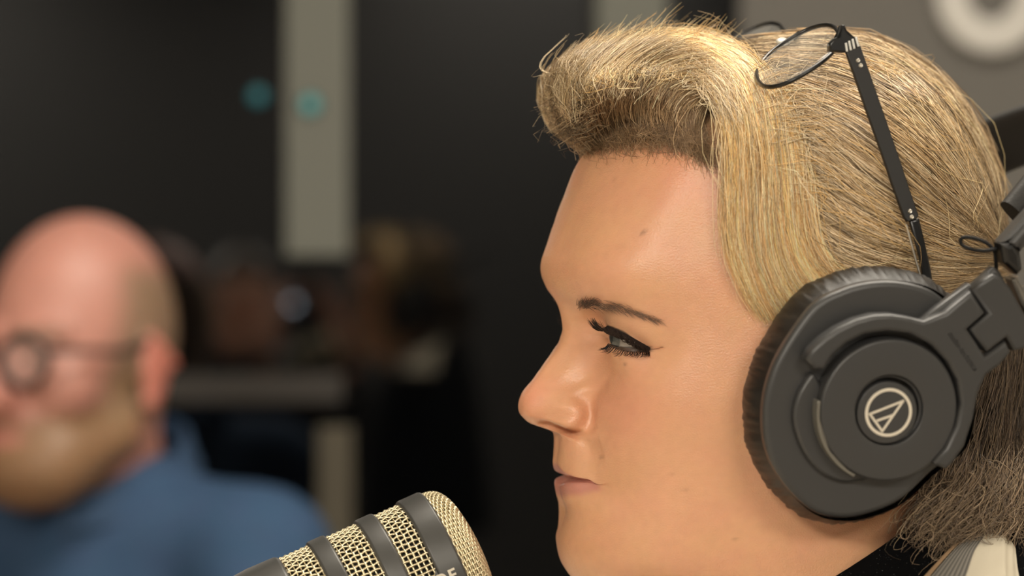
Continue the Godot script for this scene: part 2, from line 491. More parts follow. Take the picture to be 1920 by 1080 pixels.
func head_grid() -> Array:
	var V2 := func(a, b): return Vector2(a, b)
	var rows := [
		[1270, 160, 160, 0, [Vector2(2, 9), Vector2(5, 16), Vector2(9, 23), Vector2(13, 28), Vector2(18, 33), Vector2(24, 38), Vector2(31, 42), Vector2(39, 45), Vector2(48, 47), Vector2(56, 47)]],
		[1165, 225, 225, 0, [Vector2(1.5, 10), Vector2(4, 18), Vector2(7, 25), Vector2(11, 32), Vector2(16, 38), Vector2(22, 44), Vector2(30, 50), Vector2(40, 55), Vector2(52, 59), Vector2(66, 62)]],
		[1093, 293, 293, 0, [Vector2(1.5, 11), Vector2(4, 20), Vector2(8, 29), Vector2(12, 35), Vector2(17, 41), Vector2(24, 47), Vector2(33, 53), Vector2(44, 58), Vector2(58, 63), Vector2(76, 67)]],
		[1060, 365, 365, 0, [Vector2(1.2, 10), Vector2(3, 18), Vector2(7, 28), Vector2(11, 35), Vector2(16, 41), Vector2(23, 47), Vector2(32, 53), Vector2(44, 58), Vector2(60, 63.5), Vector2(80, 68)]],
		[1033, 445, 445, 0, [Vector2(1, 10), Vector2(3, 18), Vector2(6, 27), Vector2(10, 35), Vector2(15, 41), Vector2(22, 47), Vector2(31, 52.5), Vector2(43, 57), Vector2(60, 63), Vector2(82, 68)]],
		[1017, 498, 500, 0, [Vector2(1, 9), Vector2(3, 17), Vector2(6, 26), Vector2(9.5, 34), Vector2(14, 41), Vector2(21, 47.5), Vector2(30, 52.5), Vector2(43, 57), Vector2(60, 63), Vector2(83, 68)]],
		[1026, 537, 540, 0, [Vector2(0.8, 7), Vector2(2, 13), Vector2(4.5, 21), Vector2(8, 30), Vector2(12.5, 38), Vector2(19, 46), Vector2(28, 52), Vector2(41, 57), Vector2(58, 63), Vector2(81, 68)]],
		[1044, 567, 575, 0, [Vector2(1, 5.5), Vector2(2.5, 10), Vector2(4.8, 18), Vector2(8, 28), Vector2(12, 37), Vector2(19, 45.5), Vector2(28, 51.5), Vector2(41, 57), Vector2(58, 63), Vector2(80, 68)]],
		[1053, 598, 612, 1054, [Vector2(1.3, 5), Vector2(4.5, 8.5), Vector3(11, 16, 603), Vector3(11.3, 24.5, 597), Vector3(11.3, 33, 594), Vector3(15.5, 41.3, 602), Vector3(24.5, 48, 628), Vector2(38, 56), Vector2(55, 62.5), Vector2(77, 68)]],
		[1055, 614, 638, 1054, [Vector2(1.8, 5), Vector2(5.5, 9), Vector3(15, 17, 628), Vector3(13.4, 24.6, 616), Vector3(12.0, 33.2, 612), Vector3(16.4, 41.2, 624), Vector3(26, 45.4, 652), Vector2(38.5, 56), Vector2(55, 62.5), Vector2(77, 68)]],
		[1054, 622, 647, 1054, [Vector2(1.6, 5), Vector2(5.3, 9), Vector3(15.8, 17.3, 630), Vector3(15.0, 25, 619), Vector3(13.8, 32.8, 615), Vector3(17.8, 40, 628), Vector3(26.3, 44.5, 653), Vector2(38.5, 56), Vector2(55, 62.5), Vector2(77, 68)]],
		[1051, 632, 654, 1054, [Vector2(0.8, 5), Vector2(5, 9.2), Vector3(15.8, 17.3, 634), Vector3(15.3, 25, 642), Vector3(14.3, 32.8, 644), Vector3(18.4, 39.6, 652), Vector3(26.3, 44.5, 654.5), Vector2(38.5, 56), Vector2(55, 62.5), Vector2(77, 68)]],
		[1048, 641, 661, 1054, [Vector2(0, 4.9), Vector2(4.5, 9.2), Vector3(14.8, 17.1, 639), Vector3(13.7, 24.8, 645), Vector3(12.6, 33, 648), Vector3(17.0, 40.6, 657), Vector3(26, 45.2, 657.5), Vector2(38.3, 56), Vector2(54.7, 62.4), Vector2(77, 68)]],
		[1040, 654, 675, 1054, [Vector2(-2, 4.8), Vector2(3.5, 9.3), Vector3(13.2, 17, 652), Vector3(13.6, 25, 662), Vector3(13.8, 33, 667), Vector3(18, 41, 673), Vector3(25.7, 47.5, 674), Vector2(37.5, 55.5), Vector2(54, 62), Vector2(76, 67.5)]],
		[1024, 678, 698, 1054, [Vector2(-5.5, 4.5), Vector2(1, 9.3), Vector2(10.5, 15.5), Vector2(14, 24), Vector2(15.3, 32.5), Vector2(19, 41), Vector2(26, 48.5), Vector2(37, 56), Vector2(53.5, 62.2), Vector2(75.5, 67)]],
		[1003, 708, 722, 1054, [Vector2(-10, 5), Vector2(-4, 9.5), Vector2(6, 13.5), Vector2(12.3, 21), Vector2(14.5, 31.5), Vector2(18.5, 41), Vector2(25.5, 49), Vector2(36.5, 56.3), Vector2(53, 62), Vector2(75, 66.5)]],
		[982, 735, 745, 1054, [Vector2(-14.5, 6), Vector2(-9, 10.3), Vector2(0, 14.2), Vector2(9.0, 16.8), Vector2(12.2, 27.5), Vector2(17.5, 39.5), Vector2(25, 48.5), Vector2(36, 56), Vector2(53, 61.6), Vector2(75, 66)]],
		[973, 758, 766, 1054, [Vector2(-16, 7), Vector2(-9.5, 11.5), Vector2(1, 18.0), Vector2(8.6, 16.2), Vector2(10.6, 25.5), Vector2(17, 38.5), Vector2(24.6, 48), Vector2(36, 55.6), Vector2(53, 61.2), Vector2(75, 65.6)]],
		[976, 776, 785, 1054, [Vector2(-15.5, 6.5), Vector2(-9.5, 10.8), Vector2(1.5, 18.8), Vector2(8.5, 16.6), Vector2(10.4, 25.3), Vector2(16.8, 38), Vector2(24.5, 47.3), Vector2(36, 55), Vector2(53, 60.7), Vector2(75, 65.2)]],
		[990, 791, 803, 1054, [Vector4(1000, 790, 4.8, 0), Vector4(1022, 788, 9.5, 0), Vector4(1064, 801, 17.2, 0), Vector4(1101, 804, 17.2, 0), Vector3(10.6, 25.8, 803), Vector2(16.7, 37.5), Vector2(24.5, 46.5), Vector2(36, 54.3), Vector2(53, 60.2), Vector2(75, 64.8)]],
		[1006, 798, 812, 1054, [Vector4(1010, 797, 3.6, 0), Vector4(1036, 793, 4.0, 0), Vector4(1067, 806, 7.5, 0), Vector4(1096, 812, 17, 0), Vector3(10.8, 26, 810), Vector2(16.6, 37.2), Vector2(24.5, 46.2), Vector2(36, 54), Vector2(53, 60), Vector2(75, 64.6)]],
		[1024, 804, 821, 1054, [Vector4(1026, 804, 3.5, 0), Vector4(1040, 808, 5.5, 0), Vector4(1068, 816, 11.5, 0), Vector4(1100, 820, 19, 0), Vector3(11.0, 27.2, 819), Vector2(16.5, 36.8), Vector2(24.4, 45.8), Vector2(36, 53.6), Vector2(53, 59.7), Vector2(75, 64.3)]],
		[1045, 813, 836, 1054, [Vector4(1047, 814, 5, 0), Vector4(1056, 819, 10, 0), Vector4(1076, 826, 15.5, 0), Vector4(1106, 834, 19.8, 0), Vector3(11.6, 28.3, 834), Vector2(16.6, 36.3), Vector2(24.5, 45.2), Vector2(36, 53), Vector2(53, 59.2), Vector2(75, 63.8)]],
		[1048, 840, 862, 1054, [Vector4(1049, 841, 5, 0), Vector4(1058, 845, 10.5, 0), Vector4(1078, 852, 16, 0), Vector4(1112, 862, 21.6, 0), Vector3(12.8, 29.4, 862), Vector2(17.2, 36), Vector2(25, 44.7), Vector2(36.5, 52.4), Vector2(53.3, 58.5), Vector2(75, 63.1)]],
		[1044, 865, 888, 1054, [Vector4(1047, 869, 5.5, 0), Vector4(1058, 881, 11, 0), Vector4(1078, 890.5, 17, 0), Vector4(1104, 896, 21.5, 0), Vector4(1127, 904.5, 25.2, 0), Vector2(17.7, 35.4), Vector2(25.4, 44.1), Vector2(36.8, 51.8), Vector2(53.6, 57.8), Vector2(75, 62.3)]],
		[1051, 884, 901, 1054, [Vector4(1054, 886, 5.5, 0), Vector4(1062, 891, 11, 0), Vector4(1082, 895, 17, 0), Vector4(1106, 899, 21.3, 0), Vector4(1127.5, 907, 25.0, 0), Vector2(18, 35.2), Vector2(25.6, 43.9), Vector2(37, 51.5), Vector2(53.8, 57.5), Vector2(75, 62)]],
		[1066, 896, 909, 1054, [Vector4(1069, 897, 5, 0), Vector4(1077, 898.5, 10, 0), Vector4(1092, 900.5, 15.6, 0), Vector4(1110, 903.5, 20.5, 0), Vector4(1128, 909.5, 24.6, 0), Vector2(18, 35.1), Vector2(25.6, 43.7), Vector2(37, 51.3), Vector2(53.9, 57.2), Vector2(75, 61.6)]],
		[1050, 911, 917, 1054, [Vector4(1052.5, 910, 6, 0), Vector4(1062, 908, 12, 0), Vector4(1081, 907, 17.4, 0), Vector4(1107, 907.5, 21.3, 0), Vector4(1128.5, 912.5, 25.0, 0), Vector2(18, 35.3), Vector2(25.6, 43.6), Vector2(37, 51.1), Vector2(53.9, 57), Vector2(75, 61.3)]],
		[1052, 932, 933, 1054, [Vector4(1055, 932, 6.5, 0), Vector4(1066, 931, 13, 0), Vector4(1086, 929, 18.7, 0), Vector4(1111, 923, 23.3, 0), Vector4(1132, 923, 27.2, 0), Vector2(18.2, 35.8), Vector2(25.9, 43.6), Vector2(37.2, 50.8), Vector2(54, 56.5), Vector2(75, 60.5)]],
		[1061, 957, 957, 1054, [Vector4(1063, 957, 7, 0), Vector4(1072, 956, 13.5, 0), Vector4(1090, 955, 20, 0), Vector4(1114, 951, 25.6, 0), Vector4(1137, 948, 30, 0), Vector2(18.7, 36.8), Vector2(26.5, 43.9), Vector2(37.6, 50.6), Vector2(54, 55.9), Vector2(75, 59.6)]],
		[1050, 992, 992, 1054, [Vector2(-0.3, 7), Vector2(1.5, 13.5), Vector2(4.5, 20), Vector2(9, 26.5), Vector2(13.3, 31.8), Vector2(19, 37.6), Vector2(27, 44), Vector2(38, 50), Vector2(54.3, 55), Vector2(75, 58.2)]],
		[1046, 1020, 1022, 1054, [Vector2(-1.2, 7), Vector2(0.8, 13.5), Vector2(4, 20), Vector2(9, 26.5), Vector2(14, 32), Vector2(20, 38), Vector2(28, 44), Vector2(39, 49.5), Vector2(55, 54.2), Vector2(75.5, 57.2)]],
		[1058, 1062, 1062, 1054, [Vector2(1.5, 7), Vector2(3.5, 13), Vector2(7, 19.5), Vector2(12, 26), Vector2(17, 31.5), Vector2(23, 37), Vector2(31, 43), Vector2(42, 48.5), Vector2(57, 53), Vector2(77, 56.2)]],
		[1095, 1102, 1100, 1054, [Vector2(9.5, 6), Vector2(11, 12), Vector2(14.5, 18), Vector2(19, 24), Vector2(24, 29), Vector2(30, 34.5), Vector2(38, 40.5), Vector2(48, 46), Vector2(62, 51), Vector2(80, 55.2)]],
		[1170, 1132, 1136, 1054, [Vector2(26.3, 6), Vector2(27.5, 12), Vector2(30, 18), Vector2(34, 24), Vector2(38, 29), Vector2(43, 34), Vector2(50, 39.5), Vector2(59, 44.5), Vector2(71, 49.5), Vector2(86, 54)]],
		[1270, 1165, 1175, 1054, [Vector2(48.3, 7), Vector2(49.5, 13), Vector2(51.5, 19), Vector2(54, 25), Vector2(57, 30), Vector2(61, 35), Vector2(66, 40), Vector2(73, 45), Vector2(83, 49.5), Vector2(95, 53.5)]],
		[1330, 1230, 1240, 1054, [Vector2(62, 8), Vector2(63, 15), Vector2(65, 22), Vector2(67.5, 28), Vector2(70.5, 33), Vector2(74.5, 38), Vector2(80, 43), Vector2(87, 47.5), Vector2(96, 51), Vector2(107, 54)]],
		[1345, 1350, 1360, 1054, [Vector2(65.4, 8), Vector2(66.5, 15), Vector2(68.5, 22), Vector2(71, 28), Vector2(74, 33), Vector2(78, 38), Vector2(83.5, 43), Vector2(91, 47.5), Vector2(100, 51.5), Vector2(111, 54)]],
		[1335, 1500, 1500, 1054, [Vector2(63.4, 8), Vector2(64.5, 15), Vector2(66.5, 22), Vector2(69, 28), Vector2(72, 33), Vector2(76, 38), Vector2(82, 44), Vector2(90, 49), Vector2(100, 53), Vector2(111, 56)]],
	]
	var back := [[160, 1735], [225, 1790], [293, 1822], [365, 1842], [445, 1850], [500, 1850], [570, 1842], [640, 1828], [700, 1808], [760, 1785], [830, 1768], [900, 1765], [960, 1772], [1060, 1790], [1130, 1805], [1230, 1825], [1350, 1845], [1500, 1860]]
	var G := []
	var pole := PackedVector3Array()
	for c in 16: pole.append(hp(1500, 118, 0))
	G.append(pole)
	for r in rows:
		var line := PackedVector3Array()
		line.append(hp(r[0], r[1], 0))
		var ref: float = hp(r[3] if r[3] else r[0], r[1], 0).x
		var c := 0
		var last := Vector2.ZERO
		for e in r[4]:
			c += 1
			if e is Vector4: line.append(hp(e.x, e.y, e.z * 0.001))
			elif e is Vector3: line.append(hd(e.x * 0.001, e.y * 0.001, e.z, ref))
			else:
				line.append(hd(e.x * 0.001, e.y * 0.001, lerpf(r[1], r[2], smoothstep(0.0, 6.0, c)), ref))
			last = Vector2(line[c].x, line[c].z)
		var bx := hp(curve1(back, r[2]), r[2], 0).x
		var bulge := curve1([[160, 4.0], [300, 7.0], [600, 8.0], [800, 4.0], [1000, 2.0], [1500, 1.0]], r[2]) * 0.001
		for t in [0.3, 0.55, 0.78, 0.93, 1.0]:
			var w: float = last.y * pow(maxf(1 - pow(t, 2.2), 0), 0.6) + bulge * 4 * t * (1 - t)
			line.append(hd(lerpf(last.x, bx, t), w if t < 1 else 0.0, r[2], 0.0))
		G.append(line)
	# the cheeks, temples and skull run smoothly from row to row
	var old := []
	for line in G: old.append(line.duplicate())
	for c in range(6, 16):
		var sig: float = [12.0, 20.0, 34.0, 45.0, 50.0][mini(c - 6, 4)]
		for r in range(2, G.size() - 1):
			var y0: float = rows[r - 1][2]
			var sw := 0.0
			var sy := 0.0
			var syy := 0.0
			var sp := Vector3.ZERO
			var spy := Vector3.ZERO
			for q in range(1, G.size()):
				var dy: float = rows[q - 1][2] - y0
				var wt := exp(-dy * dy / (2 * sig * sig))
				sw += wt
				sy += wt * dy
				syy += wt * dy * dy
				sp += old[q][c] * wt
				spy += old[q][c] * (wt * dy)
			var det := sw * syy - sy * sy
			if det > 1e-3 * sw * sw:
				var fit := (sp * syy - spy * sy) / det
				G[r][c] = Vector3(fit.x, old[r][c].y, fit.z if c < 15 else 0.0)
	return G

func cr(a: Vector3, b: Vector3, c: Vector3, d: Vector3, t: float) -> Vector3:
	return b.cubic_interpolate(c, a, d, t)

func mir(p: Vector3) -> Vector3:
	return Vector3(p.x, p.y, -p.z)

func crease(u: float, v: float, ax: float, ay: float, bx: float, by: float, width: float) -> float:
	var a := Vector2(ax, ay)
	var d := Vector2(bx, by) - a
	var p := Vector2(u, v) - a
	var t := clampf(p.dot(d) / d.length_squared(), 0, 1)
	var l := (p - d * t).length() / width
	return exp(-l * l) * sin(PI * clampf(t, 0.04, 0.96))

func make_woman() -> void:
	var me := thing("person", "blonde woman in profile wearing black headphones, hair swept up, facing the microphone", "person", PIVOT)
	me.rotation.y = YAW
	make_head(me)
	make_eyes(me)
	make_hair(me)
	make_clothes(me)

func make_head(me: Node3D) -> void:
	const SR := 8
	const SC := 9
	var G := head_grid()
	var nr := G.size()
	var fine := []
	var frow := PackedFloat32Array()
	for r in nr - 1:
		for k in (SR if r < nr - 2 else SR + 1):
			var t := float(k) / SR
			var ctrl := PackedVector3Array()
			for c in 16:
				ctrl.append(cr(G[maxi(r - 1, 0)][c], G[r][c], G[r + 1][c], G[mini(r + 2, nr - 1)][c], t))
			var line := PackedVector3Array()
			for c in 15:
				var a := ctrl[c - 1] if c > 0 else mir(ctrl[1])
				var d := ctrl[c + 2] if c < 14 else mir(ctrl[14])
				for j in SC: line.append(cr(a, ctrl[c], ctrl[c + 1], d, float(j) / SC))
			line.append(ctrl[15])
			fine.append(line)
			frow.append(r + t)
	var R := fine.size()
	var C: int = fine[0].size()
	# fine relief: wrinkles of the brow, the corner of the eye, the neck; then colour
	var no := FastNoiseLite.new()
	no.frequency = 90.0
	no.fractal_octaves = 3
	no.seed = 5
	var v := PackedVector3Array()
	var n := PackedVector3Array()
	var col := PackedColorArray()
	for r in R:
		for c in C:
			var p: Vector3 = fine[r][c]
			var up: Vector3 = fine[maxi(r - 1, 0)][c]
			var dn: Vector3 = fine[mini(r + 1, R - 1)][c]
			var le: Vector3 = fine[r][c - 1] if c > 0 else mir(fine[r][1])
			var ri: Vector3 = fine[r][c + 1] if c < C - 1 else mir(fine[r][C - 2])
			var q := (dn - up).cross(ri - le).normalized()
			if c == 0 or c == C - 1: q.z = 0.0
			if q.length_squared() < 0.5: q = Vector3.UP
			q = q.normalized()
			var s := seen_at(p)
			var u := s.x
			var w := s.y
			var dep := 0.0
			if u < 1360 and w > 300 and w < 1079:
				dep -= 0.001 * crease(u, w, 1050, 452, 1215, 462, 4.5)
				dep -= 0.0012 * crease(u, w, 1100, 770, 1142, 895, 5.0)
				dep += 0.0003 * crease(u, w, 1112, 760, 1155, 890, 9.0)
				dep -= 0.0003 * crease(u, w, 1095, 478, 1230, 480, 4.0)
				dep -= 0.0003 * crease(u, w, 1120, 437, 1240, 445, 3.5)
				dep -= 0.00035 * crease(u, w, 1060, 700, 1130, 712, 6.0)
				dep -= 0.0006 * crease(u, w, 1045, 418, 1180, 428, 4.0)
				dep -= 0.0004 * crease(u, w, 1085, 395, 1240, 405, 4.0)
				dep -= 0.0006 * crease(u, w, 1205, 648, 1290, 664, 5.0)
				dep -= 0.0005 * crease(u, w, 1225, 668, 1310, 690, 5.0)
				dep -= 0.0005 * crease(u, w, 1225, 642, 1310, 640, 5.0)
				dep -= 0.0004 * crease(u, w, 1125, 690, 1210, 705, 9.0)
				dep -= 0.0005 * crease(u, w, 1124, 908, 1150, 935, 6.0)
				dep -= 0.0006 * crease(u, w, 1130, 868, 1152, 905, 7.0)
			dep -= 0.0004 * crease(u, w, 1420, 1040, 1600, 930, 6.0)
			dep -= 0.0005 * crease(u, w, 1470, 1085, 1640, 975, 6.0)
			dep += 0.00022 * no.get_noise_3d(p.x, p.y, p.z)
			v.append(p + q * dep)
			n.append(q)
			# colour of the skin, linear
			var f := frow[r]
			var cf := float(c) / SC
			var k := Vector3(0.595, 0.31, 0.177)
			var blush := exp(-(pow((u - 1180) / 95, 2) + pow((w - 760) / 70, 2))) * 0.8 + exp(-(pow((u - 990) / 45, 2) + pow((w - 745) / 45, 2))) * 0.9 + exp(-(pow((u - 1270) / 90, 2) + pow((w - 330) / 70, 2))) * 0.7
			k = k.lerp(Vector3(0.60, 0.25, 0.155), clampf(blush, 0, 1) * 0.6)
			k *= 1.0 + 0.05 * no.get_noise_3d(p.x * 0.35, p.y * 0.35, p.z * 0.35 + 4) + 0.05 * no.get_noise_3d(p.x * 2.2, p.y * 2.2, p.z * 2.2 + 9)
			k.y *= 1.0 + 0.06 * no.get_noise_3d(p.x * 0.5 + 7, p.y * 0.5, p.z * 0.5)
			var lip := smoothstep(25.0, 25.5, f) * (1 - smoothstep(28.6, 29.3, f)) * (1 - smoothstep(4.4, 5.2, cf))
			k = k.lerp(Vector3(0.42, 0.16, 0.14), lip * 0.75)
			# eye make-up on the rims of the lids, and the pink inner corner
			var lid := smoothstep(9.72, 9.95, f) * (1 - smoothstep(13.05, 13.3, f)) * smoothstep(3.3, 4.0, cf) * (1 - smoothstep(6.9, 7.15, cf))
			k = k.lerp(Vector3(0.035, 0.022, 0.018), lid * 0.92)
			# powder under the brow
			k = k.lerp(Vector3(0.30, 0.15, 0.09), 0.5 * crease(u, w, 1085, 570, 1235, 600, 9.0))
			# small marks on the skin
			for spot in [[1206, 436, 4.5, 0.5], [1172, 683, 3.0, 0.45], [1126, 857, 3.2, 0.4], [1258, 889, 3.5, 0.35], [1283, 919, 4.0, 0.3], [1245, 760, 2.5, 0.3], [1380, 1011, 2.5, 0.4], [1152, 340, 3.0, 0.3]]:
				var dd: float = (pow(u - spot[0], 2) + pow(w - spot[1], 2)) / (spot[2] * spot[2])
				if dd < 4.0: k *= 1.0 - spot[3] * exp(-dd)
			# roots of the hair on the scalp, behind a ragged hairline
			var edge := curve1([[1080, 283], [1150, 262], [1250, 258], [1300, 268], [1335, 300], [1352, 350]], u) if u < 1352 else 5000.0
			var rag := 14.0 * no.get_noise_2d(u * 0.0016, w * 0.0016)
			var scalp := 0.0
			if u < 1352: scalp = 1 - smoothstep(edge - 34, edge + 16, w + rag * 1.6)
			elif w < 1000: scalp = smoothstep(curve1([[300, 1345], [420, 1350], [520, 1372], [600, 1425], [660, 1460], [700, 1700], [900, 1760]], w) - 6, curve1([[300, 1345], [420, 1350], [520, 1372], [600, 1425], [660, 1460], [700, 1700], [900, 1760]], w) + 18, u + rag)
			k = k.lerp(Vector3(0.34, 0.205, 0.115), scalp * 0.9)
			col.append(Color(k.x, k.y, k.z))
	# the far half mirrors the near half
	var half := v.size()
	for i in half:
		v.append(mir(v[i])); n.append(mir(n[i])); col.append(col[i])
	var idx := PackedInt32Array()
	for r in R - 1:
		for c in C - 1:
			var hole := frow[r] >= 11.0 and frow[r] < 12.0 and c >= 3 * SC and c < 7 * SC
			if hole: continue
			var p := r * C + c
			idx.append_array([p, p + 1, p + C, p + 1, p + C + 1, p + C])
			p += half
			idx.append_array([p, p + C, p + 1, p + 1, p + C, p + C + 1])
	var skin := vertex_mat(0.38, 0.53)
	grain(skin, 55.0, 0.035, 0.6)
	skin.subsurf_scatter_enabled = true
	skin.subsurf_scatter_strength = 0.12
	part(me, "body", arrays_mesh(v, n, idx, col), skin)
	# how far the skin stands out, for what lies on it
	skin_w.resize(GW * GH)
	skin_w.fill(0.0)
	for i in half:
		var s := seen_at(v[i])
		var gx := int((s.x - GX) / 8.0)
		var gy := int((s.y - GY) / 8.0)
		if gx >= 0 and gx < GW and gy >= 0 and gy < GH:
			skin_w[gy * GW + gx] = maxf(skin_w[gy * GW + gx], v[i].z)
	for pass_ in 3:
		var old := skin_w.duplicate()
		for y in range(1, GH - 1):
			for x in range(1, GW - 1):
				if old[y * GW + x] == 0.0:
					var l := old[y * GW + x - 1]
					var r := old[y * GW + x + 1]
					var a := old[(y - 1) * GW + x]
					var b := old[(y + 1) * GW + x]
					if l > 0 and r > 0: skin_w[y * GW + x] = (l + r) / 2
					elif a > 0 and b > 0: skin_w[y * GW + x] = (a + b) / 2

func look(map: PackedFloat32Array, px: float, py: float) -> float:
	var x := clampf((px - GX) / 8.0 - 0.5, 0, GW - 2)
	var y := clampf((py - GY) / 8.0 - 0.5, 0, GH - 2)
	var i := int(x)
	var j := int(y)
	var fx := x - i
	var fy := y - j
	var k := j * GW + i
	return lerpf(lerpf(map[k], map[k + 1], fx), lerpf(map[k + GW], map[k + GW + 1], fx), fy)

# ---------------------------------------------------------------- eyes, hair and clothes of the woman

# many thin round strands gathered in one mesh
class Strands:
	var v := PackedVector3Array()
	var n := PackedVector3Array()
	var c := PackedColorArray()
	var i := PackedInt32Array()
	const CS := [1.0, -0.5, -0.5]
	const SN := [0.0, 0.8660254, -0.8660254]
	func add(p: PackedVector3Array, radius: float, col: Color, tip := 0.25, root := 0.8, flip := false) -> void:
		var k := p.size()
		var base := v.size()
		for a in k:
			var t := (p[mini(a + 1, k - 1)] - p[maxi(a - 1, 0)]).normalized()
			var x := t.cross(Vector3(0.31, 0.22, 0.92)).normalized()
			var y := t.cross(x)
			var f := float(a) / (k - 1)
			var r := radius * (lerpf(root, 1.0, f * 4) if f < 0.25 else 1.0 if f < 0.6 else lerpf(1.0, tip, (f - 0.6) / 0.4))
			for j in 3:
				var q: Vector3 = x * CS[j] + y * SN[j]
				v.append(p[a] + q * r)
				n.append(q)
				c.append(col)
		for a in k - 1:
			for j in 3:
				var p0 := base + a * 3 + j
				var p1 := base + a * 3 + (j + 1) % 3
				i.append(p0); i.append(p0 + 3); i.append(p1)
				i.append(p1); i.append(p0 + 3); i.append(p1 + 3)

func strands_mesh(s: Strands) -> ArrayMesh:
	return arrays_mesh(s.v, s.n, s.i, s.c)

func make_eyes(me: Node3D) -> void:
	var ref := hp(1054, 632, 0).x
	var mid := hd(0.0252, 0.031, 632, ref)
	var gaze := Vector3(-1, 0.02, 0.10).normalized()
	for side in [1, -1]:
		var m: Vector3 = mid if side == 1 else mir(mid)
		var g: Vector3 = gaze if side == 1 else mir(gaze)
		var rows := []
		var cols := []
		var fr := frame_at(g)
		for a in 49:
			var th := PI * a / 48.0
			var bulge := 1.0 + 0.055 * exp(-pow(th / 0.42, 4))
			var ring := PackedVector3Array()
			var rc := PackedColorArray()
			for b in 40:
				var ph := TAU * b / 40
				ring.append((g * cos(th) + (fr[0] * cos(ph) + fr[1] * sin(ph)) * sin(th)) * 0.012 * bulge)
				var k := Color(0.22, 0.185, 0.165)
				if th < 0.50: k = Color(0.028, 0.032, 0.03) * (0.7 + 0.6 * hash1(b * 1.7))
				if th < 0.53 and th >= 0.46: k = Color(0.03, 0.035, 0.035)
				if th < 0.19: k = Color(0.004, 0.004, 0.004)
				rc.append(k)
			rows.append(ring)
			cols.append(rc)
		var mm := vertex_mat(0.12)
		mm.clearcoat_enabled = true
		mm.clearcoat_roughness = 0.03
		var e := part(me, "eye", sheet(rows, true, true, cols), mm, "grey eye under dark lashes" if side == 1 else "")
		e.position = m
	# lashes and brows: near ones as they show, far ones mirrored
	var dark := vertex_mat(0.5)
	var lash := Strands.new()
	var brow := Strands.new()
	var up := [Vector3(13.4, 24.6, 616), Vector3(12.0, 33.2, 612), Vector3(16.4, 41.2, 624), Vector3(21.5, 44.4, 639), Vector3(26, 45.4, 652)]
	var lo := [Vector3(13.7, 24.8, 645), Vector3(12.6, 33, 648), Vector3(17.0, 40.6, 657), Vector3(22, 43.7, 659), Vector3(26, 45.2, 657.5)]
	var upc := spline(up, 40)
	var loc := spline(lo, 40)
	for k in 150:
		var t := k / 149.0
		var q: Vector3 = upc[int(t * (upc.size() - 1))]
		var base := hd(q.x * 0.001, q.y * 0.001, q.z, ref)
		var out := Vector3(lerpf(-1.0, -0.6, t), lerpf(0.12, -0.35, t) + rng.randf_range(-0.2, 0.12), lerpf(0.1, 0.8, t)).normalized()
		var len_ := lerpf(0.0078, 0.0062, t) * rng.randf_range(0.75, 1.1)
		var fan := rng.randf_range(-0.2, 0.2)
		var pts := PackedVector3Array()
		for j in 7:
			var f := j / 6.0
			pts.append(base + out * len_ * f + Vector3(0, -0.0016 * sin(f * PI) + 0.0026 * f * f, 0) + Vector3(fan, 0, fan) * len_ * 0.3 * f)
		lash.add(pts, 0.00017, Color(0.008, 0.006, 0.005), 0.2, 1.0)
	for k in 64:
		var t := k / 63.0
		var q: Vector3 = loc[int(t * (loc.size() - 1))]
		var base := hd(q.x * 0.001, q.y * 0.001, q.z, ref)
		var out := Vector3(lerpf(-1.0, -0.35, t), -0.5, lerpf(-0.1, 0.9, t)).normalized()
		var len_ := 0.0042 * rng.randf_range(0.4, 1.2)
		var pts := PackedVector3Array()
		for j in 5:
			var f := j / 4.0
			pts.append(base + out * len_ * f + Vector3(0, -0.0008 * sin(f * PI), 0) + Vector3(rng.randf_range(-1, 1), 0, rng.randf_range(-1, 1)) * 0.0002)
		lash.add(pts, 0.00013, Color(0.01, 0.007, 0.006), 0.2, 1.0)
	var arch := spline([Vector3(1092, 574, 15), Vector3(1112, 571, 17), Vector3(1140, 572, 13), Vector3(1175, 581, 9), Vector3(1205, 592, 6), Vector3(1228, 601, 3)], 20)
	for k in 330:
		var t := pow(rng.randf(), 1.5)
		var q: Vector3 = arch[int(t * (arch.size() - 1))]
		var px := q.x + rng.randfn() * 6.0
		var py := q.y + q.z * 0.5 * (rng.randf() + rng.randf() - 1.0) * 1.5
		var steep := lerpf(-1.3, 0.25, smoothstep(0.0, 0.3, t)) + rng.randf_range(-0.35, 0.35)
		var len_ := lerpf(15, 20, t) * rng.randf_range(0.6, 1.1)
		var pts := PackedVector3Array()
		for j in 5:
			var f := j / 4.0
			var a := px + cos(steep) * len_ * f
			var b := py + sin(steep + 0.3 * f) * len_ * f
			pts.append(hp(a, b, look(skin_w, a, b) + 0.0003 + 0.0009 * sin(f * 2.2)))
		var tone := rng.randf_range(0.6, 1.3) * lerpf(1.0, 3.0, t)
		brow.add(pts, lerpf(0.0001, 0.00006, t), Color(0.075, 0.045, 0.03) * tone, 0.2, 0.9)
	for s in [lash, brow]:
		var k: int = s.v.size()
		var t: int = s.i.size()
		for a in k:
			s.v.append(mir(s.v[a])); s.n.append(mir(s.n[a])); s.c.append(s.c[a])
		for a in range(0, t, 3):
			s.i.append(s.i[a] + k); s.i.append(s.i[a + 2] + k); s.i.append(s.i[a + 1] + k)
	part(me, "eyelashes", strands_mesh(lash), dark, "thick black mascara lashes", "stuff")
	part(me, "eyebrows", strands_mesh(brow), dark, "brown eyebrows, bushier at the inner end", "stuff")

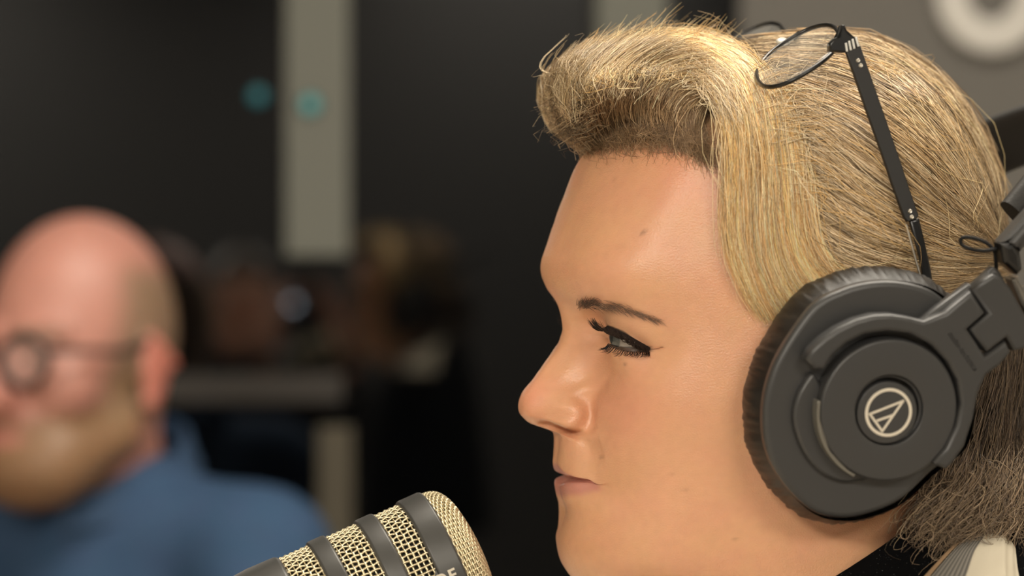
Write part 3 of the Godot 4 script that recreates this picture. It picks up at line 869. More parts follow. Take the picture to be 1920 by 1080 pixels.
var hair_edge := [Vector2(1098, 296), Vector2(1070, 268), Vector2(1045, 215), Vector2(1032, 165), Vector2(1042, 118), Vector2(1075, 86), Vector2(1130, 66), Vector2(1190, 55), Vector2(1250, 48), Vector2(1310, 52), Vector2(1360, 72), Vector2(1400, 78), Vector2(1470, 62), Vector2(1560, 52), Vector2(1640, 64), Vector2(1710, 98), Vector2(1775, 150), Vector2(1825, 210), Vector2(1862, 290), Vector2(1886, 370), Vector2(1895, 440), Vector2(1902, 540), Vector2(1915, 640), Vector2(1940, 780), Vector2(1950, 920), Vector2(1930, 1060)]

func edge_far(p: Vector2) -> float:
	var best := 1e9
	for i in hair_edge.size() - 1:
		best = minf(best, Geometry2D.get_closest_point_to_segment(p, hair_edge[i], hair_edge[i + 1]).distance_squared_to(p))
	return sqrt(best)

func make_shell() -> void:
	shell_w.resize(GW * GH)
	var poly := PackedVector2Array(hair_edge)
	poly.append(Vector2(1500, 1060))
	poly.append(Vector2(1350, 560))
	for y in GH:
		for x in GW:
			var p := Vector2(GX + x * 8 + 4, GY + y * 8 + 4)
			var w := 0.0
			if Geometry2D.is_point_in_polygon(p, poly):
				var d := edge_far(p) * S
				var rad := 0.071
				w = sqrt(d * (2 * rad - d)) if d < rad else rad
				if p.y > 560: w = minf(w, lerpf(0.071, 0.05, clampf((p.y - 560) / 200, 0, 1)))
			shell_w[y * GW + x] = maxf(w, skin_w[y * GW + x] + 0.0012)

var lock_noise := FastNoiseLite.new()

# strands between neighbouring guide lines (px, py, depth under the hair's outside in mm)
func grow(s: Strands, far: Strands, guides: Array, count: int, o := {}) -> void:
	var N: int = o.get("points", 12)
	var G := []
	for g in guides:
		var p := spline(g, 12)
		var line := PackedVector3Array()
		for j in N:
			var f := float(j) / (N - 1) * (p.size() - 1)
			var a := int(f)
			line.append(p[a].lerp(p[mini(a + 1, p.size() - 1)], f - a))
		G.append(line)
	var wild: float = o.get("wild", 4.0)
	var curl: float = o.get("curl", 0.0)
	var deep: float = o.get("deep", 4.0)
	var cut: float = o.get("cut", 0.25)
	var late: float = o.get("late", 0.1)
	var radius: float = o.get("radius", 0.0001)
	var tones: Array = o.get("tones", [Color(0.62, 0.42, 0.19), Color(0.74, 0.56, 0.31), Color(0.34, 0.215, 0.10)])
	var share: Array = o.get("share", [0.5, 0.8])
	var fixed: bool = o.get("fixed", false)
	var lift: float = o.get("lift", 0.0)
	var rooted: float = o.get("rooted", 0.0)
	for k in count:
		var f := rng.randf() * (G.size() - 1.0001)
		var gi := int(f)
		var A: PackedVector3Array = G[gi]
		var B: PackedVector3Array = G[gi + 1]
		var t := f - gi
		var s0: float = o.get("from", 0.0) + rng.randf() * late
		var s1 := 1.0 - rng.randf() * cut
		var layer := pow(rng.randf(), 1.4) * deep
		var ox := rng.randfn() * wild
		var oy := rng.randfn() * wild
		var ph := rng.randf() * TAU
		var fq := rng.randf_range(1.0, 2.6)
		var am := rng.randfn() * wild * 1.2
		var cph := rng.randf() * TAU
		var cfq: float = rng.randf_range(9.0, 17.0) * o.get("kink", 1.0)
		var up := absf(rng.randfn()) * lift
		var pts := PackedVector3Array()
		for j in N:
			var q := lerpf(s0, s1, float(j) / (N - 1)) * (N - 1)
			var a := int(minf(q, N - 1.001))
			var c := A[a].lerp(A[a + 1], q - a).lerp(B[a].lerp(B[a + 1], q - a), t)
			var g := float(j) / (N - 1)
			var wave := sin(ph + g * fq * PI) * am
			# strands gather in locks
			var lock: float = lock_noise.get_noise_2d(f * 40.0 + o.get("seed", 0.0) * 77.0, g * 18.0) * o.get("lock", 7.0)
			var px: float = c.x + ox + wave + lock + curl * sin(cph + g * cfq) * g
			var py: float = c.y + oy - wave * 0.6 - lock * 0.6 + curl * cos(cph * 1.3 + g * cfq * 0.9) * g
			var w: float
			if fixed: w = (c.z - layer + curl * 0.12 * sin(cph * 2.1 + g * cfq)) * 0.001
			else:
				w = look(shell_w, px, py) - (c.z + layer - up * g * 1.5) * 0.001
				var on := look(skin_w, px, py)
				if rooted > 0.0: w = lerpf(on + 0.0003 + 0.004 * g * g, w, smoothstep(0.0, rooted, q / (N - 1)))
				w = maxf(w, on + 0.0003)
			pts.append(hp(px, py, w))
		var pick := rng.randf()
		var base: Color = tones[0] if pick < share[0] else tones[1] if pick < share[1] else tones[2]
		# locks also differ in tone
		var tone: float = 1.0 + 0.9 * lock_noise.get_noise_2d(f * 55.0 + 500.0 + o.get("seed", 0.0) * 31.0, 3.0) + rng.randf_range(-0.16, 0.16)
		var col := base * tone
		s.add(pts, radius * rng.randf_range(0.7, 1.35), col, 0.3, 0.8)
		if far != null and k % 5 == 0:
			for j in N: pts[j] = mir(pts[j])
			far.add(pts, radius * 2.2, col, 0.4, 0.8)

func make_hair(me: Node3D) -> void:
	make_shell()
	lock_noise.frequency = 0.06
	lock_noise.seed = 11
	var hm := vertex_mat(0.36, 0.52)
	# the thick inside of the hair, under the strands
	var core := vertex_mat(0.9, 0.1)
	var rows := []
	var cols := []
	var poly := PackedVector2Array(hair_edge.slice(0, 22))
	poly.append_array(PackedVector2Array([Vector2(1700, 600), Vector2(1460, 600), Vector2(1400, 520), Vector2(1385, 400), Vector2(1390, 280), Vector2(1365, 170), Vector2(1300, 125), Vector2(1200, 130), Vector2(1120, 165), Vector2(1085, 220)]))
	poly = inset(poly, 14.0)
	var v := PackedVector3Array()
	var n := PackedVector3Array()
	var idx := PackedInt32Array()
	var at := {}
	for y in range(40, 640, 10):
		for x in range(1030, 1910, 10):
			var inside := true
			for d in [[0, 0], [10, 0], [0, 10], [10, 10]]:
				if not Geometry2D.is_point_in_polygon(Vector2(x + d[0], y + d[1]), poly): inside = false
			if not inside: continue
			var q := []
			for d in [[0, 0], [10, 0], [0, 10], [10, 10]]:
				var key := Vector2i(x + d[0], y + d[1])
				if not at.has(key):
					at[key] = v.size()
					var wq := func(a, b): return hp(a, b, maxf(look(shell_w, a, b) - lerpf(0.022, 0.007, smoothstep(1340.0, 1420.0, a)), minf(look(skin_w, a, b) + 0.0002, look(shell_w, a, b) - 0.001)))
					v.append(wq.call(key.x, key.y))
					n.append((wq.call(key.x, key.y + 6.0) - wq.call(key.x, key.y - 6.0)).cross(wq.call(key.x + 6.0, key.y) - wq.call(key.x - 6.0, key.y)).normalized())
				q.append(at[key])
			idx.append_array([q[0], q[1], q[2], q[1], q[3], q[2]])
	var half := v.size()
	var quads := idx.size()
	for i in half:
		v.append(mir(v[i])); n.append(mir(n[i]))
	for i in range(0, quads, 3): idx.append_array([idx[i] + half, idx[i + 2] + half, idx[i + 1] + half])
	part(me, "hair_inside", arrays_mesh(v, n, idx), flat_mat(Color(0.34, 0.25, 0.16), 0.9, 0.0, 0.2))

	var far := Strands.new()
	var quiff := Strands.new()
	var blond := [Color(0.62, 0.40, 0.165), Color(0.82, 0.63, 0.35), Color(0.27, 0.16, 0.065)]
	var ash := [Color(0.205, 0.14, 0.078), Color(0.44, 0.335, 0.215), Color(0.075, 0.047, 0.025)]
	var roots := [Color(0.40, 0.265, 0.15), Color(0.60, 0.44, 0.27), Color(0.21, 0.135, 0.073)]
	var A := [
		[Vector3(1101, 289, 0), Vector3(1078, 266, 0), Vector3(1056, 225, 0), Vector3(1044, 180, 0), Vector3(1045, 135, 0), Vector3(1066, 98, 0)],
		[Vector3(1125, 271, 2), Vector3(1097, 240, 2), Vector3(1078, 195, 1), Vector3(1074, 150, 0), Vector3(1088, 110, 0), Vector3(1120, 80, 0)],
		[Vector3(1160, 265, 5), Vector3(1132, 225, 5), Vector3(1117, 175, 3), Vector3(1122, 130, 1), Vector3(1148, 95, 0), Vector3(1195, 64, 0)],
		[Vector3(1200, 261, 8), Vector3(1174, 215, 8), Vector3(1167, 165, 5), Vector3(1182, 125, 2), Vector3(1218, 90, 0), Vector3(1275, 62, 0)],
		[Vector3(1245, 263, 9), Vector3(1217, 220, 10), Vector3(1214, 170, 7), Vector3(1238, 130, 3), Vector3(1288, 105, 0), Vector3(1348, 110, 0)],
		[Vector3(1290, 278, 9), Vector3(1264, 235, 11), Vector3(1264, 185, 9), Vector3(1292, 150, 4), Vector3(1338, 145, 1), Vector3(1378, 190, 0)],
		[Vector3(1337, 313, 5), Vector3(1314, 265, 10), Vector3(1312, 215, 10), Vector3(1332, 180, 6), Vector3(1362, 190, 2), Vector3(1388, 260, 0)]]
	grow(quiff, far, A, 7000, {"rooted": 0.45, "tones": roots, "wild": 6.0, "deep": 7.0, "late": 0.4, "cut": 0.5, "lock": 6.0, "seed": 1.0})
	grow(quiff, far, A, 1500, {"tones": [Color(0.52, 0.38, 0.21), Color(0.80, 0.66, 0.45), Color(0.28, 0.185, 0.09)], "wild": 10.0, "deep": 1.5, "cut": 0.1, "late": 0.35, "from": 0.34, "lock": 9.0, "lift": 2.0, "seed": 2.0, "radius": 0.0001})
	# the short fringe that stands off the top and the brow
	var tuft := []
	for k in 9:
		var x := 1050.0 + k * 36.0
		var y := curve1([[1040, 150], [1075, 110], [1150, 90], [1350, 85]], x)
		tuft.append([Vector3(x + 10, y + 45, 1), Vector3(x + 6, y + 15, 0), Vector3(x + 14, y - 12, 0), Vector3(x + 46, y - 44, 0)])
	grow(quiff, far, tuft, 1000, {"tones": [blond[1], blond[0], ash[1]], "wild": 13.0, "deep": 1.0, "cut": 0.6, "lock": 10.0, "seed": 3.0, "points": 9, "radius": 0.0001})
	var fuzz := [[Vector3(1110, 262, 0), Vector3(1080, 262, 0), Vector3(1052, 268, 0)], [Vector3(1085, 215, 0), Vector3(1060, 228, 0), Vector3(1036, 240, 0)], [Vector3(1075, 160, 0), Vector3(1048, 165, 0), Vector3(1030, 160, 0)]]
	grow(quiff, null, fuzz, 130, {"curl": 12.0, "lock": 18.0, "tones": ash, "wild": 14.0, "deep": 1.0, "cut": 0.5, "points": 7, "seed": 4.0})
	# baby hairs along the hairline
	var baby := []
	for k in 8:
		var x := 1105.0 + k * 33.0
		var y := curve1([[1100, 292], [1150, 282], [1250, 280], [1300, 292], [1340, 330]], x)
		baby.append([Vector3(x + 14, y + 8, 0), Vector3(x + 4, y - 18, 0), Vector3(x - 10, y - 46, 0), Vector3(x - 20, y - 76, 0)])
	grow(quiff, far, baby, 1500, {"rooted": 2.5, "tones": [Color(0.30, 0.19, 0.1), Color(0.46, 0.31, 0.18), Color(0.18, 0.11, 0.058)], "wild": 9.0, "deep": 1.5, "cut": 0.3, "late": 0.7, "lock": 5.0, "seed": 12.0, "points": 8, "radius": 0.00006})
	part(me, "hair_quiff", strands_mesh(quiff), hm, "blonde quiff combed up from the forehead", "stuff")

	var side := Strands.new()
	var B := [
		[Vector3(1215, 152, 6), Vector3(1260, 132, 3), Vector3(1316, 138, 1), Vector3(1353, 192, 1), Vector3(1366, 290, 1), Vector3(1360, 400, 1), Vector3(1377, 500, 1), Vector3(1432, 602, 1)],
		[Vector3(1190, 120, 2), Vector3(1265, 102, 0), Vector3(1335, 117, 0), Vector3(1380, 182, 0), Vector3(1396, 300, 0), Vector3(1396, 420, 0), Vector3(1413, 520, 0), Vector3(1452, 602, 0)],
		[Vector3(1180, 95, 1), Vector3(1270, 77, 0), Vector3(1350, 97, 0), Vector3(1405, 167, 0), Vector3(1430, 290, 0), Vector3(1433, 420, 0), Vector3(1452, 520, 0), Vector3(1492, 582, 0)],
		[Vector3(1220, 67, 0), Vector3(1310, 62, 0), Vector3(1385, 97, 0), Vector3(1440, 180, 0), Vector3(1468, 300, 0), Vector3(1474, 420, 0), Vector3(1497, 510, 0), Vector3(1545, 556, 0)],
		[Vector3(1290, 57, 0), Vector3(1370, 87, 0), Vector3(1440, 150, 0), Vector3(1490, 250, 0), Vector3(1514, 360, 0), Vector3(1532, 450, 0), Vector3(1572, 510, 0), Vector3(1632, 536, 0)]]
	grow(side, null, B, 260, {"tones": [Color(0.74, 0.58, 0.34), blond[0], ash[1]], "wild": 12.0, "deep": 0.3, "cut": 0.4, "late": 0.5, "lock": 18.0, "lift": 1.5, "curl": 5.0, "seed": 13.0})
	grow(side, far, B, 6500, {"tones": [Color(0.97, 0.60, 0.27), Color(1.0, 0.80, 0.51), Color(0.44, 0.25, 0.10)], "wild": 5.0, "deep": 4.0, "cut": 0.15, "late": 0.35, "lock": 9.0, "lift": 0.6, "seed": 5.0})
	part(me, "hair_side", strands_mesh(side), hm, "long golden sweep of hair falling before the ear", "stuff")

	var crown := Strands.new()
	var Cg := [
		[Vector3(1365, 84, 0), Vector3(1450, 70, 0), Vector3(1560, 60, 0), Vector3(1660, 82, 0), Vector3(1760, 147, 0), Vector3(1833, 242, 0), Vector3(1873, 342, 0), Vector3(1886, 432, 0)],
		[Vector3(1375, 100, 0), Vector3(1470, 95, 0), Vector3(1580, 105, 0), Vector3(1680, 145, 0), Vector3(1765, 220, 0), Vector3(1825, 310, 0), Vector3(1865, 400, 0), Vector3(1882, 450, 0)],
		[Vector3(1395, 130, 0), Vector3(1490, 150, 0), Vector3(1590, 185, 0), Vector3(1680, 240, 0), Vector3(1760, 315, 0), Vector3(1815, 385, 0), Vector3(1852, 430, 0), Vector3(1884, 462, 0)],
		[Vector3(1420, 170, 0), Vector3(1500, 210, 0), Vector3(1580, 265, 0), Vector3(1660, 325, 0), Vector3(1740, 385, 0), Vector3(1800, 425, 0), Vector3(1845, 450, 0), Vector3(1887, 470, 0)],
		[Vector3(1440, 220, 0), Vector3(1510, 290, 0), Vector3(1580, 350, 0), Vector3(1660, 405, 0), Vector3(1740, 440, 0), Vector3(1800, 460, 0), Vector3(1850, 470, 0), Vector3(1890, 480, 0)],
		[Vector3(1460, 290, 0), Vector3(1520, 370, 0), Vector3(1590, 425, 0), Vector3(1670, 460, 0), Vector3(1740, 480, 0), Vector3(1800, 490, 0), Vector3(1850, 490, 0), Vector3(1893, 490, 0)],
		[Vector3(1475, 370, 0), Vector3(1530, 440, 0), Vector3(1600, 480, 0), Vector3(1670, 505, 0), Vector3(1740, 515, 0), Vector3(1800, 515, 0), Vector3(1850, 510, 0), Vector3(1896, 502, 0)],
		[Vector3(1490, 450, 0), Vector3(1550, 500, 0), Vector3(1620, 525, 0), Vector3(1690, 540, 0), Vector3(1750, 545, 0), Vector3(1810, 540, 0), Vector3(1860, 530, 0), Vector3(1900, 522, 0)],
		[Vector3(1530, 530, 0), Vector3(1580, 545, 0), Vector3(1640, 560, 0), Vector3(1700, 570, 0), Vector3(1760, 572, 0), Vector3(1820, 565, 0), Vector3(1870, 555, 0), Vector3(1905, 545, 0)]]
	for g in Cg:
		g[0].z = 7.0
		g[1].z = 1.5
	grow(crown, far, Cg, 7600, {"tones": ash, "wild": 5.0, "deep": 4.5, "cut": 0.3, "late": 0.3, "lock": 11.0, "lift": 0.4, "seed": 6.0})
	grow(crown, far, Cg, 1300, {"tones": [Color(0.72, 0.57, 0.38), Color(0.56, 0.40, 0.22), Color(0.42, 0.29, 0.16)], "wild": 7.0, "deep": 0.8, "cut": 0.3, "late": 0.2, "lock": 14.0, "lift": 1.0, "seed": 7.0, "radius": 0.00013})
	grow(crown, null, Cg, 110, {"tones": blond, "wild": 20.0, "deep": 0.2, "cut": 0.6, "late": 0.5, "lock": 14.0, "lift": 3.0, "curl": 6.0, "seed": 8.0, "radius": 0.00009})
	# short flyaways behind the glasses
	var fly := [[Vector3(1400, 150, 0), Vector3(1450, 110, 0), Vector3(1520, 100, 0)], [Vector3(1420, 190, 0), Vector3(1490, 180, 0), Vector3(1580, 200, 0)], [Vector3(1440, 250, 0), Vector3(1510, 260, 0), Vector3(1590, 300, 0)], [Vector3(1470, 340, 0), Vector3(1530, 360, 0), Vector3(1600, 420, 0)]]
	grow(crown, null, fly, 260, {"tones": [Color(0.78, 0.64, 0.43), blond[0], ash[1]], "wild": 13.0, "deep": 0.5, "cut": 0.5, "late": 0.3, "lock": 12.0, "lift": 2.0, "curl": 2.0, "seed": 9.0, "points": 9})
	part(me, "hair_crown", strands_mesh(crown), hm, "ash blonde hair combed back over the crown", "stuff")

	var loose := Strands.new()
	var D := [
		[Vector3(1835, 640, 59), Vector3(1805, 720, 59), Vector3(1775, 800, 58), Vector3(1752, 880, 64), Vector3(1738, 950, 70), Vector3(1722, 1015, 76)],
		[Vector3(1862, 620, 53), Vector3(1842, 720, 53), Vector3(1817, 820, 55), Vector3(1800, 900, 66), Vector3(1792, 975, 74), Vector3(1800, 1040, 80)],
		[Vector3(1892, 600, 41), Vector3(1882, 720, 45), Vector3(1872, 830, 51), Vector3(1862, 920, 63), Vector3(1855, 1000, 74), Vector3(1852, 1070, 80)],
		[Vector3(1925, 590, 23), Vector3(1930, 720, 33), Vector3(1930, 840, 41), Vector3(1922, 930, 53), Vector3(1910, 1010, 68), Vector3(1905, 1090, 74)],
		[Vector3(1955, 590, 3), Vector3(1985, 720, 11), Vector3(1990, 840, 18), Vector3(1985, 930, 28), Vector3(1970, 1000, 33), Vector3(1960, 1080, 28)]]
	var brown := [Color(0.085, 0.058, 0.037), Color(0.19, 0.135, 0.088), Color(0.036, 0.024, 0.015)]
	grow(loose, far, D, 2400, {"radius": 0.00013, "kink": 0.55, "tones": brown, "wild": 7.0, "deep": 16.0, "cut": 0.3, "late": 0.2, "lock": 26.0, "curl": 20.0, "fixed": true, "seed": 10.0, "points": 18})
	var curls := [[Vector3(1760, 880, 72), Vector3(1750, 930, 76), Vector3(1730, 965, 78), Vector3(1705, 985, 78)], [Vector3(1840, 860, 70), Vector3(1830, 940, 76), Vector3(1800, 1000, 80), Vector3(1760, 1020, 82)], [Vector3(1920, 860, 60), Vector3(1915, 960, 68), Vector3(1890, 1040, 72), Vector3(1850, 1070, 76)]]
	grow(loose, null, curls, 500, {"radius": 0.00013, "kink": 0.6, "tones": [brown[1], Color(0.30, 0.22, 0.14), brown[0]], "wild": 18.0, "deep": 4.0, "cut": 0.4, "late": 0.3, "lock": 20.0, "curl": 24.0, "fixed": true, "seed": 11.0, "points": 22})
	part(me, "hair_ponytail", strands_mesh(loose), hm, "loose curly brown hair hanging behind the headphones", "stuff")
	part(me, "hair_far_side", strands_mesh(far), hm, "", "stuff")
	# dark inside of the hanging hair
	var lump := []
	for r in 15:
		var f := r / 14.0
		var ring := PackedVector3Array()
		var mid := Vector2(lerpf(1890, 1860, f), lerpf(560, 1050, f))
		var wide := sin(PI * clampf(f, 0.02, 0.98)) * 0.6 + 0.35
		for k in 20:
			var a := TAU * k / 20
			ring.append(hp(mid.x, mid.y, 0) + Vector3(cos(a) * 0.014 * wide, 0, sin(a) * 0.034 * wide))
		lump.append(ring)
	part(me, "hair_ponytail_inside", sheet(lump, true, true, [], true), flat_mat(Color(0.13, 0.09, 0.06), 0.9, 0.0, 0.2))

func make_clothes(me: Node3D) -> void:
	# black top with tiny glints, drawn round the neck
	var speck := Image.create(256, 256, false, Image.FORMAT_RGB8)
	speck.fill(Color(0.022, 0.022, 0.024))
	for k in 260:
		var g := rng.randf_range(0.25, 0.8)
		var x := rng.randi_range(0, 254)
		var y := rng.randi_range(0, 254)
		speck.set_pixel(x, y, Color(g, g, g))
		if rng.randf() < 0.4: speck.set_pixel(x + 1, y, Color(g, g, g) * 0.7)
	var cloth := flat_mat(Color.WHITE, 0.95, 0.0, 0.2)
	cloth.albedo_texture = ImageTexture.create_from_image(speck)
	cloth.uv1_triplanar = true
	cloth.uv1_scale = Vector3.ONE * 22.0
	var cx := hp(1590, 1100, 0).x
	var rows := []
	for r in 26:
		var ring := PackedVector3Array()
		for k in 96:
			var a := TAU * k / 96
			var py := 1018.0 + 190.0 * cos(a) - 10.0 * sin(a) * sin(a)
			var y0 := (540.0 - py) * S * 0.95
			var fx := -cos(a)
			var fz := sin(a)
			var p := Vector3(cx + fx * 0.0585, y0, fz * 0.0595)
			if r <= 3:
				# the rolled rim of the collar
				var b := r / 3.0 * PI
				p += Vector3(fx, 0, fz) * (0.0022 * (1 - cos(b)) * 0.5 + 0.0002) + Vector3(0, 0.0012 * sin(b), 0)
			else:
				var f := (r - 3) / 22.0
				var ease := 1 - pow(1 - f, 1.5)
				var wide := Vector3(cx + fx * lerpf(0.061, 0.13, ease), 0, fz * lerpf(0.062, 0.205, ease))
				p = wide + Vector3(0, lerpf(y0, -0.42, f * f * 0.55 + f * 0.45), 0)
				p.y = lerpf(p.y, lerpf(y0 - 0.01, -0.44, f), smoothstep(0.3, 1.0, f))
			ring.append(p)
		rows.append(ring)
	part(me, "black_top", sheet(rows, true, true), cloth, "black top with tiny glints")
	# cream cardigan with a tan edge and a grey ribbed band
	var g := [
		[Vector3(1822, 955, 50), Vector3(1829, 955, 50), Vector3(1850, 955, 50), Vector3(1874, 955, 47), Vector3(1890, 955, 40)],
		[Vector3(1796, 1000, 67), Vector3(1803, 1000, 67.5), Vector3(1834, 1000, 69), Vector3(1872, 1000, 67), Vector3(1892, 1000, 58)],
		[Vector3(1764, 1034, 77), Vector3(1772, 1034, 78), Vector3(1815, 1032, 82), Vector3(1873, 1030, 81), Vector3(1896, 1030, 72)],
		[Vector3(1718, 1084, 94), Vector3(1728, 1086, 96), Vector3(1796, 1086, 102), Vector3(1875, 1082, 102), Vector3(1902, 1080, 92)],
		[Vector3(1650, 1160, 120), Vector3(1670, 1165, 125), Vector3(1760, 1170, 132), Vector3(1880, 1170, 125), Vector3(1925, 1160, 112)],
		[Vector3(1590, 1320, 150), Vector3(1615, 1330, 158), Vector3(1740, 1340, 172), Vector3(1890, 1330, 160), Vector3(1960, 1320, 140)]]
	var lines := []
	for c in 5:
		var line := []
		for r in 6: line.append(hp(g[r][c].x, g[r][c].y, g[r][c].z * 0.001))
		lines.append(spline(line, 10))
	var spans := [["cardigan_edge", 0, 1, 6, 0.0014], ["cardigan_band", 1, 2, 28, 0.001], ["cardigan", 2, 4, 24, 0.0]]
	for sp in spans:
		var rs := []
		var cs := []
		var n: int = lines[0].size()
		for i in n:
			var row := PackedVector3Array()
			var rc := PackedColorArray()
			for j in sp[3] + 1:
				var t: float = float(j) / sp[3] * (sp[2] - sp[1])
				var a: int = mini(int(t), sp[2] - sp[1] - 1)
				var A: PackedVector3Array = lines[sp[1] + a]
				var B: PackedVector3Array = lines[sp[1] + a + 1]
				var p := A[i].lerp(B[i], t - a)
				var col := Color(0.47, 0.42, 0.33)
				if sp[0] == "cardigan_band":
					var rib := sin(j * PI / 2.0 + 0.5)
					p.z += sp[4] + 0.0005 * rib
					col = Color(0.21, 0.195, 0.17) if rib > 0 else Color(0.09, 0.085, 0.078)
				elif sp[0] == "cardigan_edge":
					p.z += sp[4] * sin(PI * j / 6.0)
					col = Color(0.33, 0.22, 0.13)
				else:
					p.z += 0.005 + 0.0004 * sin(j * 0.9 + i * 0.12)
				if sp[0] != "cardigan": p.z += 0.005
				row.append(p)
				rc.append(col)
			rs.append(row)
			cs.append(rc)
		var m := grain(vertex_mat(0.9, 0.2), 60.0, 0.12, 0.6)
		for side in [1, -1]:
			var o := part(me, sp[0], sheet(rs, false, false, cs), m)
			if side == -1: o.transform.basis = Basis(Vector3.RIGHT, Vector3.UP, Vector3(0, 0, -1))

# ---------------------------------------------------------------- soft bodies: distances on a grid, joined smoothly, meshed as surface nets

class Field:
	var lo: Vector3
	var cell: float
	var nx: int
	var ny: int
	var nz: int
	var f := PackedFloat32Array()
	func _init(a: Vector3, b: Vector3, c: float) -> void:
		lo = a
		cell = c
		nx = int((b.x - a.x) / c) + 2
		ny = int((b.y - a.y) / c) + 2
		nz = int((b.z - a.z) / c) + 2
		f.resize(nx * ny * nz)
		f.fill(1.0)
	func spread(a: Vector3, b: Vector3, r: float) -> Array:
		var p := (a.min(b) - Vector3.ONE * r - lo) / cell
		var q := (a.max(b) + Vector3.ONE * r - lo) / cell
		return [maxi(int(p.x), 0), mini(int(q.x) + 1, nx - 1), maxi(int(p.y), 0), mini(int(q.y) + 1, ny - 1), maxi(int(p.z), 0), mini(int(q.z) + 1, nz - 1)]
	func put(i: int, d: float, k: float) -> void:
		var o := f[i]
		if k <= 0.0: f[i] = minf(o, d)
		else:
			var h := maxf(k - absf(o - d), 0.0) / k
			f[i] = minf(o, d) - h * h * k * 0.25
	func capsule(a: Vector3, b: Vector3, ra: float, rb: float, k := 0.02) -> void:
		var s := spread(a, b, maxf(ra, rb) + k + cell * 3)
		var ab := b - a
		var l2 := maxf(ab.length_squared(), 1e-9)
		for z in range(s[4], s[5] + 1):
			for y in range(s[2], s[3] + 1):
				for x in range(s[0], s[1] + 1):
					var p := lo + Vector3(x, y, z) * cell
					var t := clampf((p - a).dot(ab) / l2, 0.0, 1.0)
					put((z * ny + y) * nx + x, (p - a - ab * t).length() - lerpf(ra, rb, t), k)
	func ball(c: Vector3, r: Vector3, k := 0.02, carve := false) -> void:
		var s := spread(c, c, maxf(r.x, maxf(r.y, r.z)) + k + cell * 3)
		for z in range(s[4], s[5] + 1):
			for y in range(s[2], s[3] + 1):
				for x in range(s[0], s[1] + 1):
					var p := lo + Vector3(x, y, z) * cell - c
					var k0 := (p / r).length()
					var k1 := maxf((p / (r * r)).length(), 1e-6)
					var d := k0 * (k0 - 1.0) / k1 if k0 > 0.001 else -minf(r.x, minf(r.y, r.z))
					var i := (z * ny + y) * nx + x
					if carve: f[i] = maxf(f[i], -d)
					else: put(i, d, k)
	func mesh(paint: Callable) -> Array:
		var v := PackedVector3Array()
		var n := PackedVector3Array()
		var c := PackedColorArray()
		var idx := PackedInt32Array()
		var id := PackedInt32Array()
		id.resize(f.size())
		id.fill(-1)
		var off := [0, 1, nx, nx + 1, nx * ny, nx * ny + 1, nx * ny + nx, nx * ny + nx + 1]
		var at := [Vector3(0, 0, 0), Vector3(1, 0, 0), Vector3(0, 1, 0), Vector3(1, 1, 0), Vector3(0, 0, 1), Vector3(1, 0, 1), Vector3(0, 1, 1), Vector3(1, 1, 1)]
		var edges := [[0, 1], [2, 3], [4, 5], [6, 7], [0, 2], [1, 3], [4, 6], [5, 7], [0, 4], [1, 5], [2, 6], [3, 7]]
		for z in nz - 1:
			for y in ny - 1:
				for x in nx - 1:
					var i := (z * ny + y) * nx + x
					var neg := 0
					for o in off:
						if f[i + o] < 0.0: neg += 1
					if neg == 0 or neg == 8: continue
					var sum := Vector3.ZERO
					var m := 0
					for e in edges:
						var a := f[i + off[e[0]]]
						var b := f[i + off[e[1]]]
						if (a < 0.0) != (b < 0.0):
							sum += (at[e[0]] as Vector3).lerp(at[e[1]], a / (a - b))
							m += 1
					var p := lo + (Vector3(x, y, z) + sum / m) * cell
					var g := Vector3.ZERO
					for o in 8: g += (at[o] * 2.0 - Vector3.ONE) * f[i + off[o]]
					id[i] = v.size()
					v.append(p)
					n.append(g.normalized())
					c.append(paint.call(p))
		var steps := [1, nx, nx * ny]
		for z in range(1, nz - 1):
			for y in range(1, ny - 1):
				for x in range(1, nx - 1):
					var i := (z * ny + y) * nx + x
					for a in 3:
						var j: int = i + steps[a]
						if (f[i] < 0.0) == (f[j] < 0.0): continue
						var u: int = steps[(a + 1) % 3]
						var w: int = steps[(a + 2) % 3]
						var q := [id[i - u - w], id[i - w], id[i], id[i - u]]
						if q.min() < 0: continue
						if f[i] < 0.0: idx.append_array([q[0], q[2], q[1], q[0], q[3], q[2]])
						else: idx.append_array([q[0], q[1], q[2], q[0], q[2], q[3]])
		return [v, n, idx, c]

func field_mesh(list: Array) -> ArrayMesh:
	var v := PackedVector3Array()
	var n := PackedVector3Array()
	var idx := PackedInt32Array()
	var c := PackedColorArray()
	for m in list:
		var base := v.size()
		v.append_array(m[0])
		n.append_array(m[1])
		c.append_array(m[3])
		for i in m[2]: idx.append(i + base)
	return arrays_mesh(v, n, idx, c)

